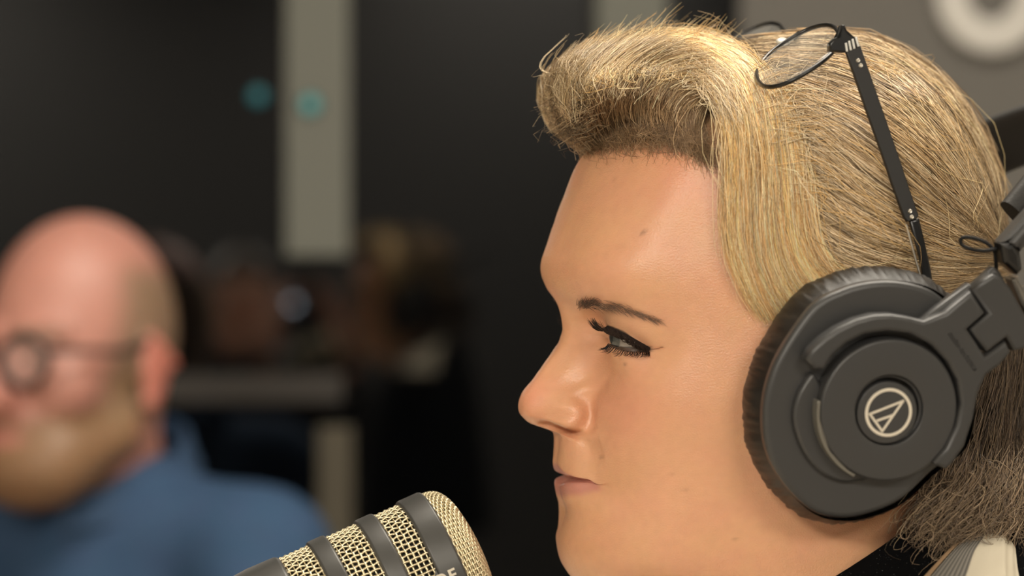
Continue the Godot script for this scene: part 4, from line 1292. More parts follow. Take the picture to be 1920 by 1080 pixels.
func head_field(f: Field, beard: bool) -> void:
	f.ball(Vector3(0, 0.035, -0.014), Vector3(0.077, 0.104, 0.094), 0.01)
	f.ball(Vector3(0, -0.01, 0.03), Vector3(0.062, 0.085, 0.062), 0.02)
	f.capsule(Vector3(-0.03, -0.078, 0.062), Vector3(0.03, -0.078, 0.062), 0.026, 0.026, 0.03)
	for s in [-1, 1]:
		f.capsule(Vector3(0.058 * s, -0.055, 0.005), Vector3(0.03 * s, -0.082, 0.055), 0.02, 0.022, 0.03)
		f.ball(Vector3(0.042 * s, -0.012, 0.062), Vector3(0.026, 0.024, 0.022), 0.02)
		f.capsule(Vector3(0.014 * s, 0.034, 0.088), Vector3(0.045 * s, 0.032, 0.074), 0.0085, 0.008, 0.012)
		f.ball(Vector3(0.034 * s, 0.014, 0.094), Vector3(0.014, 0.010, 0.009), 0.004, true)
		f.ball(Vector3(0.033 * s, 0.013, 0.078), Vector3(0.0125, 0.0125, 0.0125), 0.003)
		f.ball(Vector3(0.0115 * s, -0.026, 0.101), Vector3(0.0085, 0.0085, 0.010), 0.006)
		f.ball(Vector3(0.080 * s, 0.0, -0.012), Vector3(0.010, 0.033, 0.019), 0.006)
		f.capsule(Vector3(0.085 * s, 0.026, -0.006), Vector3(0.088 * s, 0.006, -0.03), 0.006, 0.006, 0.006)
		f.ball(Vector3(0.082 * s, -0.028, -0.004), Vector3(0.008, 0.010, 0.009), 0.006)
	f.capsule(Vector3(0, 0.022, 0.092), Vector3(0, -0.018, 0.110), 0.0085, 0.0115, 0.012)
	f.ball(Vector3(0, -0.022, 0.112), Vector3(0.0115, 0.010, 0.011), 0.006)
	f.capsule(Vector3(-0.019, -0.052, 0.084), Vector3(0.019, -0.052, 0.084), 0.0065, 0.0065, 0.006)
	f.capsule(Vector3(-0.017, -0.062, 0.084), Vector3(0.017, -0.062, 0.084), 0.007, 0.007, 0.006)
	if beard:
		f.ball(Vector3(0, -0.082, 0.058), Vector3(0.052, 0.040, 0.045), 0.02)
		f.capsule(Vector3(-0.02, -0.043, 0.088), Vector3(0.02, -0.043, 0.088), 0.009, 0.009, 0.008)
	f.capsule(Vector3(0, -0.05, -0.03), Vector3(0, -0.17, -0.05), 0.056, 0.060, 0.025)

func hand_field(f: Field, wrist: Vector3, along: Vector3, palm: Vector3, thumb_side: Vector3, curl: float) -> void:
	var mid := wrist + along * 0.055
	f.capsule(wrist, mid + thumb_side * 0.018, 0.021, 0.016, 0.012)
	f.capsule(wrist, mid - thumb_side * 0.02, 0.021, 0.015, 0.012)
	for k in 4:
		var side := 0.030 - 0.020 * k
		var root := wrist + along * 0.082 + thumb_side * side
		var ln: float = [0.070, 0.078, 0.073, 0.058][k]
		var a := root
		f.capsule(mid + thumb_side * side * 0.8, root, 0.013, 0.010, 0.006)
		for j in 3:
			var ang := curl * (j + 0.6)
			var d := (along * cos(ang) + palm * sin(ang)).normalized()
			var b: Vector3 = a + d * ln * [0.45, 0.32, 0.23][j]
			f.capsule(a, b, 0.0096 - 0.0006 * j, 0.0090 - 0.0006 * j, 0.003)
			a = b
	var t0 := wrist + along * 0.03 + thumb_side * 0.026
	var t1 := t0 + (along * 0.6 + thumb_side * 0.75 + palm * 0.2).normalized() * 0.04
	var t2 := t1 + (along * 0.9 + thumb_side * 0.1 + palm * 0.35).normalized() * 0.034
	f.capsule(t0, t1, 0.014, 0.011, 0.008)
	f.capsule(t1, t2, 0.0105, 0.009, 0.003)

func make_person(label: String, at: Vector3, turn: float, look_: Dictionary) -> Node3D:
	var me := thing("person", label, "person", at)
	me.rotation.y = turn
	var skin: Color = look_.skin
	var hair: Color = look_.hair
	var beard: bool = look_.beard
	var no := FastNoiseLite.new()
	no.frequency = 30.0
	var paint := func(p: Vector3) -> Color:
		var k := skin * (1.0 + 0.06 * no.get_noise_3d(p.x, p.y, p.z))
		# flushed ears, nose and cheeks
		var red := clampf(smoothstep(0.072, 0.084, absf(p.x)) * (1.0 if p.y > -0.05 and p.y < 0.05 else 0.0) + exp(-pow((p - Vector3(0, -0.02, 0.11)).length() / 0.03, 2)) * 0.5, 0, 1)
		k = k.lerp(Color(skin.r * 1.0, skin.g * 0.66, skin.b * 0.62), red * 0.75)
		if p.y > -0.20:
			var rag := 0.006 * no.get_noise_3d(p.x * 2, p.y * 2, p.z * 2)
			# cropped hair round the sides and back (bare on top when balding)
			var back := smoothstep(0.045, 0.005, p.z + rag + (p.y - 0.03) * 0.25) * smoothstep(-0.055, -0.03, p.y + rag)
			var top: float = smoothstep(0.105, 0.075, p.y + rag) if look_.bald else 1.0
			if not look_.bald: back = maxf(back, smoothstep(0.062, 0.078, p.y + rag + maxf(0.0, 0.06 - p.z) * 0.4))
			if absf(p.x) > 0.083: back = 0.0
			k = k.lerp(hair, back * top * (0.85 if look_.bald else 1.0))
			if beard:
				var b := smoothstep(-0.024, -0.040, p.y + rag + 0.25 * maxf(0.0, p.z - 0.05)) * smoothstep(-0.006, 0.012, p.z + rag) * smoothstep(-0.128, -0.116, p.y)
				var side := smoothstep(0.012, -0.012, p.y) * smoothstep(0.0, 0.012, p.z) * smoothstep(0.036, 0.022, p.z) * smoothstep(0.05, 0.058, absf(p.x))
				b = maxf(b, side * 0.7)
				var mouth := exp(-(pow(p.x / 0.022, 4) + pow((p.y + 0.057) / 0.006, 2))) if p.z > 0.08 else 0.0
				k = k.lerp(look_.beard_tone, b * 0.92 * (1.0 - mouth))
				k = k.lerp(Color(0.42, 0.15, 0.13), mouth * 0.7)
			var brow := exp(-pow((p.y - 0.034 - rag) / 0.005, 2)) * smoothstep(0.008, 0.016, absf(p.x)) * smoothstep(0.058, 0.045, absf(p.x)) * (1.0 if p.z > 0.06 else 0.0)
			k = k.lerp(hair * 0.7, brow * 0.8)
			var eye := exp(-(pow((absf(p.x) - 0.033) / 0.010, 4) + pow((p.y - 0.012) / 0.004, 2))) * (1.0 if p.z > 0.07 else 0.0)
			k = k.lerp(Color(0.10, 0.075, 0.06), eye * 0.8)
		return k
	var parts := []
	var hf := Field.new(Vector3(-0.105, -0.2, -0.13), Vector3(0.105, 0.155, 0.145), look_.cell)
	head_field(hf, beard)
	parts.append(hf.mesh(paint))
	for s in 2:
		var w: Vector3 = look_.wrists[s]
		var hh := Field.new(w - Vector3.ONE * 0.17, w + Vector3.ONE * 0.17, look_.cell * 1.1)
		hand_field(hh, w, look_.hand_along[s], look_.hand_palm[s], look_.hand_thumb[s], look_.curl)
		hh.capsule(w - (look_.hand_along[s] as Vector3) * 0.05, w, 0.026, 0.021, 0.01)
		parts.append(hh.mesh(func(p: Vector3) -> Color: return skin))
	var sm := vertex_mat(0.5)
	sm.subsurf_scatter_enabled = true
	sm.subsurf_scatter_strength = 0.1
	part(me, "body", field_mesh(parts), sm)
	# shirt: chest, shoulders, sleeves and a turned-up collar
	var sh: float = look_.shoulder
	var sf := Field.new(Vector3(-0.36, -0.72, -0.26), Vector3(0.36, -0.05, 0.42), 0.012)
	sf.ball(Vector3(0, sh - 0.20, -0.05), Vector3(0.185, 0.22, 0.115), 0.03)
	sf.ball(Vector3(0, sh - 0.42, -0.03), Vector3(0.18, 0.20, 0.13), 0.05)
	sf.capsule(Vector3(0, sh + 0.02, -0.05), Vector3(0, sh - 0.1, -0.05), 0.07, 0.1, 0.04)
	for s in 2:
		var sx := 1.0 if s == 0 else -1.0
		var shoulder := Vector3(0.165 * sx, sh - 0.012, -0.055)
		var wrist: Vector3 = look_.wrists[s] - (look_.hand_along[s] as Vector3) * 0.02
		var elbow: Vector3 = look_.elbows[s]
		sf.capsule(Vector3(0.05 * sx, sh + 0.012, -0.05), shoulder, 0.055, 0.06, 0.04)
		sf.capsule(shoulder, elbow, 0.058, 0.048, 0.03)
		sf.capsule(elbow, wrist, 0.046, 0.032, 0.015)
	var shirt: Color = look_.shirt
	var shirt_part := part(me, "shirt", field_mesh([sf.mesh(func(p: Vector3) -> Color: return shirt * (1.0 + 0.12 * no.get_noise_3d(p.x * 0.5, p.y * 0.5, p.z * 0.5)))]), grain(vertex_mat(0.85, 0.3), 30.0, 0.1, 0.5), look_.shirt_label)
	var ring := []
	for q in [[0.0, 0.063], [0.018, 0.066], [0.034, 0.068], [0.036, 0.071], [0.030, 0.074], [0.008, 0.078], [-0.012, 0.084]]:
		var l := PackedVector3Array()
		for k in 48:
			var a := lerpf(0.16, TAU - 0.16, k / 47.0)
			l.append(Vector3(sin(a) * q[1], sh + 0.052 + q[0] - 0.032 * cos(a) - (0.012 * q[0] / 0.036), -0.048 + cos(a) * q[1] * 1.05))
		ring.append(l)
	part(shirt_part, "collar", sheet(ring, false, true), flat_mat(Color(shirt.r, shirt.g, shirt.b).linear_to_srgb() * 0.9, 0.85, 0.0, 0.3))
	return me

func make_man() -> void:
	var z := -1.18
	var at := Vector3((138 - 960) * S * (1 - z), Y0 + (540 - 692) * S * (1 - z), z)
	var turn := -deg_to_rad(30)
	var table := 0.742 - at.y
	make_person("bearded man with cropped hair and glasses in a blue shirt, blurred behind the microphone", at, turn, {
		"skin": Color(0.40, 0.185, 0.145), "hair": Color(0.17, 0.12, 0.075), "beard": true, "beard_tone": Color(0.17, 0.098, 0.045), "bald": true, "cell": 0.0055,
		"shirt": Color(0.035, 0.068, 0.132), "shirt_label": "blue button-up shirt with open collar", "shoulder": -0.155,
		"wrists": [Vector3(0.09, table + 0.026, 0.24), Vector3(-0.10, table + 0.026, 0.25)], "elbows": [Vector3(0.25, table + 0.05, 0.06), Vector3(-0.25, table + 0.05, 0.06)],
		"hand_along": [Vector3(-0.85, -0.05, 0.5).normalized(), Vector3(0.85, -0.05, 0.5).normalized()], "hand_palm": [Vector3(0, -1, 0), Vector3(0, -1, 0)],
		"hand_thumb": [Vector3(-0.5, 0, -0.85), Vector3(0.5, 0, -0.85)], "curl": 0.12})
	var g := thing("eyeglasses", "dark round-rimmed glasses worn by the bearded man", "eyeglasses", at)
	g.rotation.y = turn
	var dark := flat_mat(Color(0.03, 0.028, 0.028), 0.5)
	var glass := StandardMaterial3D.new()
	glass.albedo_color = Color(0.95, 0.97, 0.97, 0.06)
	glass.transparency = BaseMaterial3D.TRANSPARENCY_ALPHA
	glass.roughness = 0.02
	for s in [-1, 1]:
		var loop := PackedVector3Array()
		for k in 40:
			var a := TAU * k / 40
			loop.append(Vector3(0.034 * s + cos(a) * 0.0245, 0.010 + sin(a) * 0.022, 0.108 - 0.004 * absf(cos(a) * 0.0245 * s + 0.034 * s) / 0.05))
		var rim := part(g, "rim", tube(loop, 0.0036, 8, PackedFloat32Array(), true), dark)
		var rows := []
		for q in [0.97, 0.6, 0.3, 0.001]:
			var l := PackedVector3Array()
			for p in loop: l.append(Vector3(0.034 * s, 0.010, 0.1055).lerp(p, q))
			rows.append(l)
		part(rim, "lens", sheet(rows, true, false), glass)
		part(g, "temple", tube(spline([Vector3(0.058 * s, 0.020, 0.104), Vector3(0.074 * s, 0.020, 0.085), Vector3(0.081 * s, 0.018, 0.03), Vector3(0.083 * s, 0.026, -0.012), Vector3(0.082 * s, 0.0, -0.036)], 8), 0.003, 8), dark)
	part(g, "bridge", tube(spline([Vector3(-0.0105, 0.014, 0.1075), Vector3(0, 0.018, 0.111), Vector3(0.0105, 0.014, 0.1075)], 6), 0.0017, 8), dark)

func make_photographer() -> void:
	# who holds the phone that took the picture: only mirrored in the window
	var at := Vector3(-0.10, 1.155, 1.36)
	var phone := Vector3(0.018, 1.2 - 0.055, 1.012)
	var p := Basis(Vector3.UP, -PI) * (phone - at)
	make_person("person in dark clothes taking the picture, seen only as a reflection in the window", at, PI, {
		"skin": Color(0.55, 0.29, 0.20), "hair": Color(0.07, 0.045, 0.03), "beard": false, "beard_tone": Color.BLACK, "bald": false, "cell": 0.0065,
		"shirt": Color(0.018, 0.018, 0.02), "shirt_label": "plain dark top", "shoulder": -0.175,
		"wrists": [p + Vector3(0.085, -0.075, -0.03), p + Vector3(-0.085, -0.075, -0.03)], "elbows": [Vector3(0.25, -0.36, 0.12), Vector3(-0.28, -0.36, 0.12)],
		"hand_along": [Vector3(-0.25, 0.92, 0.25).normalized(), Vector3(0.25, 0.92, 0.25).normalized()], "hand_palm": [Vector3(-0.95, -0.2, 0.1).normalized(), Vector3(0.95, -0.2, 0.1).normalized()],
		"hand_thumb": [Vector3(-0.1, 0.2, -0.95).normalized(), Vector3(0.1, 0.2, -0.95).normalized()], "curl": 0.25})
	var ph := thing("phone", "black phone held up to take the picture, mirrored in the window", "phone", phone)
	part(ph, "body", box_mesh(Vector3(0.075, 0.155, 0.008), 0.003), mats.black_gloss)
	var lens := part(ph, "camera_lens", lathe([Vector2(0, 0.001), Vector2(0.005, 0.001), Vector2(0.006, 0.0)], 24), mats.black_gloss)
	lens.transform = Transform3D(Basis(Vector3.RIGHT, -PI / 2), Vector3(-0.018, 0.055, -0.004))
	var glow := flat_mat(Color(0.9, 0.9, 0.9), 0.5)
	glow.emission_enabled = true
	glow.emission = Color(0.9, 0.95, 1.0)
	glow.emission_energy_multiplier = 3.0
	var led := part(ph, "flash_light", lathe([Vector2(0, 0.0015), Vector2(0.004, 0.0012), Vector2(0.006, 0.0)], 24), glow)
	led.transform = Transform3D(Basis(Vector3.RIGHT, -PI / 2), Vector3(-0.028, 0.02, -0.004))


# ---------------------------------------------------------------- the headphones

var cup_xf := Transform3D()

func cup_frame() -> void:
	var o := hp(1600, 750, 0.098)
	var n := Vector3(0.02, -0.13, 1.0).normalized()
	var ex := (Vector3.RIGHT - n * n.x).normalized()
	cup_xf = Transform3D(Basis(ex, n.cross(ex), n), o)

# the place on the cup's face, at some height over it, that shows at px, py
func ep(px: float, py: float, off := 0.0) -> Vector2:
	var b := Basis(Vector3.UP, YAW).inverse()
	var c := b * (Vector3(0, Y0, 1.0) - PIVOT)
	var d := b * Vector3((px - 960.0) * S, (540.0 - py) * S, -1.0)
	var n := cup_xf.basis.z
	var t := (n.dot(cup_xf.origin) + off - n.dot(c)) / n.dot(d)
	var q := cup_xf.affine_inverse() * (c + d * t)
	return Vector2(q.x, q.y)

func crop_poly(list: Array, off: float, per := 1) -> PackedVector2Array:
	var out := []
	for p in list: out.append(ep(1360.0 + p[0] / 1.8, 400.0 + p[1] / 1.8, off))
	return spline2(out, per, true) if per > 1 else PackedVector2Array(out)

# the near and the far copy of a part; as pieces of a pair of parts they need no mirroring of their own
func both(parent, called: String, mesh: Mesh, m: Material, label := "") -> Array:
	if parent is Array:
		return [part(parent[0], called, mesh, m, label), part(parent[1], called, mesh, m)]
	var o := part(parent, called, mesh, m, label)
	var f := part(parent, called, mesh, m)
	f.transform.basis = Basis(Vector3.RIGHT, Vector3.UP, Vector3(0, 0, -1))
	return [o, f]

func bar2(a: Vector2, b: Vector2, w: float) -> PackedVector2Array:
	var d := (b - a).normalized()
	var n := Vector2(-d.y, d.x) * w / 2
	a -= d * w * 0.4
	b += d * w * 0.4
	return PackedVector2Array([a + n, b + n, b - n, a - n])

func make_headphones() -> void:
	cup_frame()
	var h := thing("headphones", "black closed-back headphones worn by the blonde woman", "headphones", PIVOT)
	h.rotation.y = YAW
	var bp: Material = mats.black_plastic
	var outline := [[130, 680], [150, 560], [200, 450], [300, 312], [400, 256], [500, 231], [600, 232], [700, 262], [775, 330], [820, 430], [838, 560], [830, 690], [800, 790], [700, 872], [600, 965], [500, 1012], [400, 1030], [300, 1008], [205, 920], [145, 810]]
	var plate := crop_poly(outline, 0.0, 8)
	var cup := both(h, "ear_cup", slab(plate, -0.007, 0.0, 0.0022, 4, cup_xf), bp)
	# the pleated cushion behind it
	var rows := []
	var ring_n := 300
	var pl := crop_poly(outline, -0.008, 15)
	var dense := PackedVector2Array()
	for k in ring_n: dense.append(pl[k * pl.size() / ring_n])
	var shapes := []
	for r in 15:
		var f := r / 14.0
		shapes.append([inset(dense, -0.0035 * sin(PI * f) - 0.0006 + 0.012 * smoothstep(0.75, 1.0, f)), -0.0065 - 0.026 * f])
	var fold := FastNoiseLite.new()
	fold.seed = 3
	fold.frequency = 0.2
	for r in 15:
		var line := PackedVector3Array()
		var f := r / 14.0
		for k in ring_n:
			var ang := TAU * k / ring_n
			var p: Vector2 = shapes[r][0][k]
			var out_: Vector2 = (p - shapes[r][0][(k + ring_n / 2) % ring_n]).normalized()
			var pleat: float = fold.get_noise_2d(cos(ang) * 90, sin(ang) * 90 + f * 4.0) * 0.0013 * sin(PI * clampf(f * 1.15, 0, 1))
			p += out_ * pleat
			line.append(cup_xf * Vector3(p.x, p.y, shapes[r][1]))
		rows.append(line)
	both(cup, "ear_cushion", sheet(rows, true, false), mats.leather, "soft pleated black leather cushion")
	# collar left of the driver housing and the pale strip in the gap
	var c2 := ep(1663, 767, 0.006)
	both(cup, "collar", slab(crop_poly([[300, 540], [262, 575], [236, 630], [228, 690], [240, 750], [272, 820], [325, 878], [385, 905], [430, 905], [480, 890], [400, 820], [350, 740], [340, 640]], 0.002, 4), -0.002, 0.0032, 0.0012, 2, cup_xf), bp)
	var r_out := 0.0278
	var strip := PackedVector2Array()
	for k in 25:
		var a := deg_to_rad(lerpf(172, 243, k / 24.0))
		strip.append(c2 + Vector2(cos(a), sin(a)) * (r_out + 0.0002))
	for k in 25:
		var a := deg_to_rad(lerpf(243, 172, k / 24.0))
		strip.append(c2 + Vector2(cos(a), sin(a)) * (r_out - 0.0009))
	both(cup, "accent_strip", slab(strip, 0.0, 0.0088, 0.0002, 1, cup_xf), flat_mat(Color(0.42, 0.41, 0.38), 0.4, 0.3))
	# driver housing: a turned disc with a groove round its cap
	var lx := cup_xf * Transform3D(Basis(Vector3.RIGHT, PI / 2), Vector3(c2.x, c2.y, 0))
	var rr := r_out - 0.0010
	var disc := lathe([Vector2(0.0122, 0.0068), Vector2(0.0132, 0.0068), Vector2(0.0132, 0.0084), Vector2(0.0137, 0.0088), Vector2(0.018, 0.0089), Vector2(rr - 0.0012, 0.0088), Vector2(rr - 0.0003, 0.0083), Vector2(rr, 0.0074), Vector2(rr, -0.002)], 96)
	both(cup, "driver_housing", moved(disc, lx), bp)
	var cc := ep(1664, 774, 0.0088)
	var lx2 := cup_xf * Transform3D(Basis(Vector3.RIGHT, PI / 2), Vector3(cc.x, cc.y, 0))
	var cap := lathe([Vector2(0.0, 0.0089), Vector2(0.006, 0.0089), Vector2(0.0112, 0.0088), Vector2(0.0117, 0.0084), Vector2(0.0118, 0.006)], 72)
	both(cup, "centre_cap", moved(cap, lx2), bp)
	# the printed emblem: a ring with a triangle in it
	var em := []
	var rc := ep(1666.3, 773.5, 0.009)
	var ro := (ep(1710.2, 773.5, 0.009) - rc).length()
	var ringo := PackedVector2Array()
	var z_em := 0.0089
	var rws := []
	for q in [[ro - 0.00115, z_em], [ro - 0.0011, z_em + 0.00022], [ro - 0.0001, z_em + 0.00022], [ro, z_em]]:
		var l := PackedVector3Array()
		for k in 72: l.append(cup_xf * Vector3(rc.x + cos(TAU * k / 72) * q[0], rc.y + sin(TAU * k / 72) * q[0], q[1]))
		rws.append(l)
	em.append(sheet(rws, true, false))
	var ta := ep(1693.5, 752, 0.009)
	var tb := ep(1631, 776.5, 0.009)
	var tc := ep(1654.3, 808.5, 0.009)
	for seg in [[ta, tb], [tb, tc], [tc, ta], [ep(1645.6, 788.5, 0.009), ep(1674, 778.6, 0.009)]]:
		em.append(slab(bar2(seg[0], seg[1], 0.00085), z_em - 0.0002, z_em + 0.0002, 0.00005, 1, cup_xf))
	both(cup, "emblem_ring", em[0], mats.print_white, "pale printed ring")
	for k in range(1, 5): both(cup, "emblem_bar", em[k], mats.print_white)
	# the yoke that carries the cup
	var yoke := [[272, 492], [290, 458], [330, 420], [380, 386], [440, 358], [500, 342], [560, 340], [620, 350], [668, 362], [740, 334], [826, 262], [876, 336], [816, 390], [874, 480], [944, 430], [962, 468], [925, 512], [880, 545], [852, 605], [836, 690], [806, 785], [762, 848], [742, 862], [708, 850], [702, 838], [742, 790], [778, 715], [794, 640], [782, 562], [748, 500], [694, 444], [622, 406], [545, 396], [470, 406], [410, 436], [362, 482], [334, 524], [300, 526]]
	var yk := both(h, "yoke", slab(crop_poly(yoke, 0.0095), 0.0035, 0.0105, 0.0016, 3, cup_xf, false), bp)
	both(yk, "arm_block", slab(crop_poly([[832, 258], [900, 205], [930, 215], [962, 252], [1040, 395], [1010, 455], [972, 464], [946, 418], [880, 468], [826, 391], [886, 338]], 0.0095), 0.0035, 0.0105, 0.0012, 2, cup_xf, false), bp)
	both(yk, "arm_rail", slab(crop_poly([[640, 372], [668, 350], [822, 236], [832, 246], [903, 180], [926, 196], [950, 240], [900, 300], [760, 380]], 0.005), 0.0, 0.0062, 0.0015, 2, cup_xf), bp)
	# raised lettering on the yoke
	var tm := TextMesh.new()
	var font := SystemFont.new()
	font.font_names = PackedStringArray(["Droid Sans"])
	tm.font = font
	tm.text = "audio-technica"
	tm.font_size = 24
	tm.depth = 0.0005
	tm.pixel_size = 0.0001
	var t0 := ep(1781, 624, 0.0105)
	var t1 := ep(1830, 694, 0.0105)
	tm.pixel_size = 0.0001 * (t1 - t0).length() / tm.get_aabb().size.x
	var tx := part(yk[0], "lettering", tm, flat_mat(Color(0.10, 0.10, 0.10), 0.45), "raised black lettering")
	tx.transform = cup_xf * Transform3D(Basis(Vector3(0, 0, 1), (t1 - t0).angle()), Vector3((t0.x + t1.x) / 2, (t0.y + t1.y) / 2, 0.0105))
	# hinge, slider and band
	var grey := grain(flat_mat(Color(0.21, 0.21, 0.21), 0.45), 90.0, 0.09, 0.12)
	both(h, "hinge", slab(crop_poly([[918, 100], [960, 96], [985, 130], [992, 185], [975, 205], [930, 165]], 0.004), -0.002, 0.008, 0.002, 3, cup_xf), mats.black_gloss)
	var sl := both(h, "slider", slab(crop_poly([[922, 96], [1005, 5], [1080, -75], [1130, -30], [1050, 60], [985, 128], [955, 90]], 0.002), -0.004, 0.006, 0.002, 2, cup_xf), grey)
	both(sl, "slider_rail", slab(crop_poly([[962, 100], [1015, 38], [1090, -40], [1108, -24], [1030, 62], [985, 118]], 0.008), 0.004, 0.0085, 0.0012, 2, cup_xf), bp)
	both(sl, "slider_pin", slab(crop_poly([[953, 222], [968, 214], [1010, 280], [1035, 330], [1020, 350], [985, 300]], 0.004), 0.0, 0.009, 0.001, 1, cup_xf), flat_mat(Color(0.45, 0.44, 0.42), 0.35, 0.6))
	var cable := []
	for p in [[1868, 508, 100], [1867, 485, 103], [1864, 470, 104], [1850, 456, 104], [1828, 447, 103], [1808, 445, 102], [1801, 451, 101], [1806, 461, 101], [1824, 468, 103], [1848, 470, 106], [1872, 466, 106], [1896, 462, 101]]: cable.append(hp(p[0], p[1], p[2] * 0.001))
	both(h, "cable_loop", tube(spline(cable, 8), 0.00075, 10), mats.black_matte, "thin looped black wire")
	# the band that arches behind the crown
	var path := []
	for p in [[1925, 425, 93], [1990, 345, 88], [2055, 270, 74], [2095, 222, 45], [2105, 205, 0]]: path.append(hp(p[0], p[1], p[2] * 0.001))
	for k in [3, 2, 1, 0]: path.append(mir(path[k]))
	var line := spline(path, 10)
	var br := []
	for i in line.size():
		var t := (line[mini(i + 1, line.size() - 1)] - line[maxi(i - 1, 0)]).normalized()
		var across := Vector3(0.72, -0.69, 0).cross(t)
		across = Vector3(0.7, -0.7, 0)
		across = (across - t * across.dot(t)).normalized()
		var thick := t.cross(across).normalized()
		var ring := PackedVector3Array()
		for k in 20:
			var a := TAU * k / 20
			var cx := signf(cos(a)) * pow(absf(cos(a)), 0.5)
			var cy := signf(sin(a)) * pow(absf(sin(a)), 0.7)
			ring.append(line[i] + across * cx * 0.0135 + thick * cy * 0.0045)
		br.append(ring)
	part(h, "headband", sheet(br, true, true, [], true), grain(flat_mat(Color(0.10, 0.095, 0.09), 0.6), 40.0, 0.05, 0.4), "padded black band behind the crown")

# ---------------------------------------------------------------- the glasses pushed up into her hair

func lens_loop(c: Vector3, a: Vector3, b: Vector3, k: float, n := 64) -> PackedVector3Array:
	var out := PackedVector3Array()
	for i in n:
		var t := TAU * i / n
		var cs := signf(cos(t)) * pow(absf(cos(t)), 0.85)
		var sn := signf(sin(t)) * pow(absf(sin(t)), 0.85)
		out.append(c + a * cs * k + b * sn * k)
	return out

func flat_poly(list: Array, w: float) -> PackedVector2Array:
	var out := PackedVector2Array()
	for p in list:
		var q := hp(p[0], p[1], w)
		out.append(Vector2(q.x, q.y))
	return out

func make_glasses() -> void:
	var g := thing("eyeglasses", "black-framed glasses pushed up on top of the blonde woman's hair", "eyeglasses", PIVOT)
	g.rotation.y = YAW
	var black: Material = mats.black_gloss
	var frame := flat_mat(Color(0.06, 0.056, 0.054), 0.5)
	var glass := StandardMaterial3D.new()
	glass.albedo_color = Color(0.95, 0.97, 0.97, 0.06)
	glass.transparency = BaseMaterial3D.TRANSPARENCY_ALPHA
	glass.roughness = 0.02
	var c := hp(1496, 104, 0.050)
	var a := hp(1421, 150, 0.050) - c
	var b := hp(1480, 74, 0.026) - c
	var cf := hp(1398, 96, -0.030)
	for s in 2:
		var m: Vector3 = c if s == 0 else cf
		var loop := lens_loop(m, a, b, 1.0)
		var rim := part(g, "rim", tube(loop, 0.0009, 8, PackedFloat32Array(), true), black)
		var inner := lens_loop(m, a, b, 0.985)
		var nn := a.cross(b).normalized()
		var rows := []
		for q in [1.0, 0.75, 0.5, 0.25, 0.001]:
			var l := PackedVector3Array()
			for p in inner: l.append(m + (p - m) * q + nn * 0.0025 * (1 - q * q))
			rows.append(l)
		part(rim, "lens", sheet(rows, true, false), glass, "clear lens")
	var p0 := c + b * 1.0
	var p1 := cf - b * 1.0
	part(g, "bridge", tube(spline([p0 - a * 0.25, p0.lerp(p1, 0.35) - a * 0.32, p0.lerp(p1, 0.65) - a * 0.32, p1 - a * 0.25], 8), 0.0011, 8), black)
	for q in [[p0, 1.0], [p1, -1.0]]:
		var pad := lathe([Vector2(0.0, 0.0012), Vector2(0.002, 0.001), Vector2(0.003, 0.0), Vector2(0.002, -0.001), Vector2(0.0, -0.0012)], 16)
		var o := part(g, "nose_pad", moved(pad, Transform3D(Basis(Vector3.RIGHT, 0.6), q[0] + a * 0.15 + b.normalized() * 0.002 * q[1])), flat_mat(Color(0.75, 0.74, 0.7), 0.3))
	# the near end piece with its pale stripes, and the temple
	var w := 0.0775
	var endp := part(g, "end_piece", slab(flat_poly([[1554, 82], [1564, 71], [1571, 69], [1575, 48], [1582, 47], [1588, 63], [1598, 68], [1605, 71], [1611, 85], [1588, 98], [1580, 99], [1554, 96]], w), w - 0.003, w + 0.0016, 0.0006, 2), black)
	for q in [[1583.5, 83, 1585.5, 96], [1589.5, 79, 1592.5, 93.5], [1596, 75.5, 1599, 90.5], [1602.5, 72, 1606.5, 86.5]]:
		var A := hp(q[0], q[1], w)
		var B := hp(q[2], q[3], w)
		part(endp, "stripe", slab(bar2(Vector2(A.x, A.y), Vector2(B.x, B.y), 0.0008), w + 0.001, w + 0.0021, 0.0002), flat_mat(Color(0.82, 0.82, 0.8), 0.35))
	var tem := part(g, "temple", slab(flat_poly([[1585, 97], [1612, 86], [1634, 150], [1660, 225], [1686, 300], [1704, 355], [1721, 404], [1716, 412], [1700, 416], [1694, 409], [1673, 350], [1651, 285], [1624, 210], [1600, 140]], w), w - 0.0012, w + 0.0012, 0.0004, 2), frame, "flat black temple")
	for q in [[1606.5, 114], [1611.5, 123.5], [1704, 396.5], [1707, 407]]:
		var at := hp(q[0], q[1], w)
		var riv := lathe([Vector2(0.0, 0.0007), Vector2(0.0002, 0.0004), Vector2(0.00035, 0.0004), Vector2(0.0005, 0.0007), Vector2(0.0008, 0.0006), Vector2(0.0009, 0.0)], 20)
		part(tem, "rivet", moved(riv, Transform3D(Basis(Vector3.RIGHT, PI / 2), at + Vector3(0, 0, 0.0011))), mats.silver)
	part(tem, "temple_tip", slab(flat_poly([[1704, 414], [1722, 409], [1733, 455], [1744, 505], [1748, 530], [1746, 560], [1732, 560], [1731, 530], [1722, 480]], w - 0.001), w - 0.0024, w + 0.0004, 0.0009, 3), black)
	var wire := []
	for q in [[1699, 421], [1706, 447], [1716, 484], [1726, 520], [1728, 545]]: wire.append(hp(q[0], q[1], w - 0.0006))
	part(tem, "temple_wire", tube(spline(wire, 6), 0.0005, 8), mats.silver)
	# the far temple
	var far := slab(flat_poly([[1585, 97], [1612, 86], [1666, 225], [1721, 404], [1748, 530], [1746, 560], [1732, 560], [1731, 530], [1700, 416], [1640, 210]], w), w - 0.0012, w + 0.0012, 0.0004)
	var fo := part(g, "temple", far, frame)
	fo.transform.basis = Basis(Vector3.RIGHT, Vector3.UP, Vector3(0, 0, -1))

# ---------------------------------------------------------------- the microphone

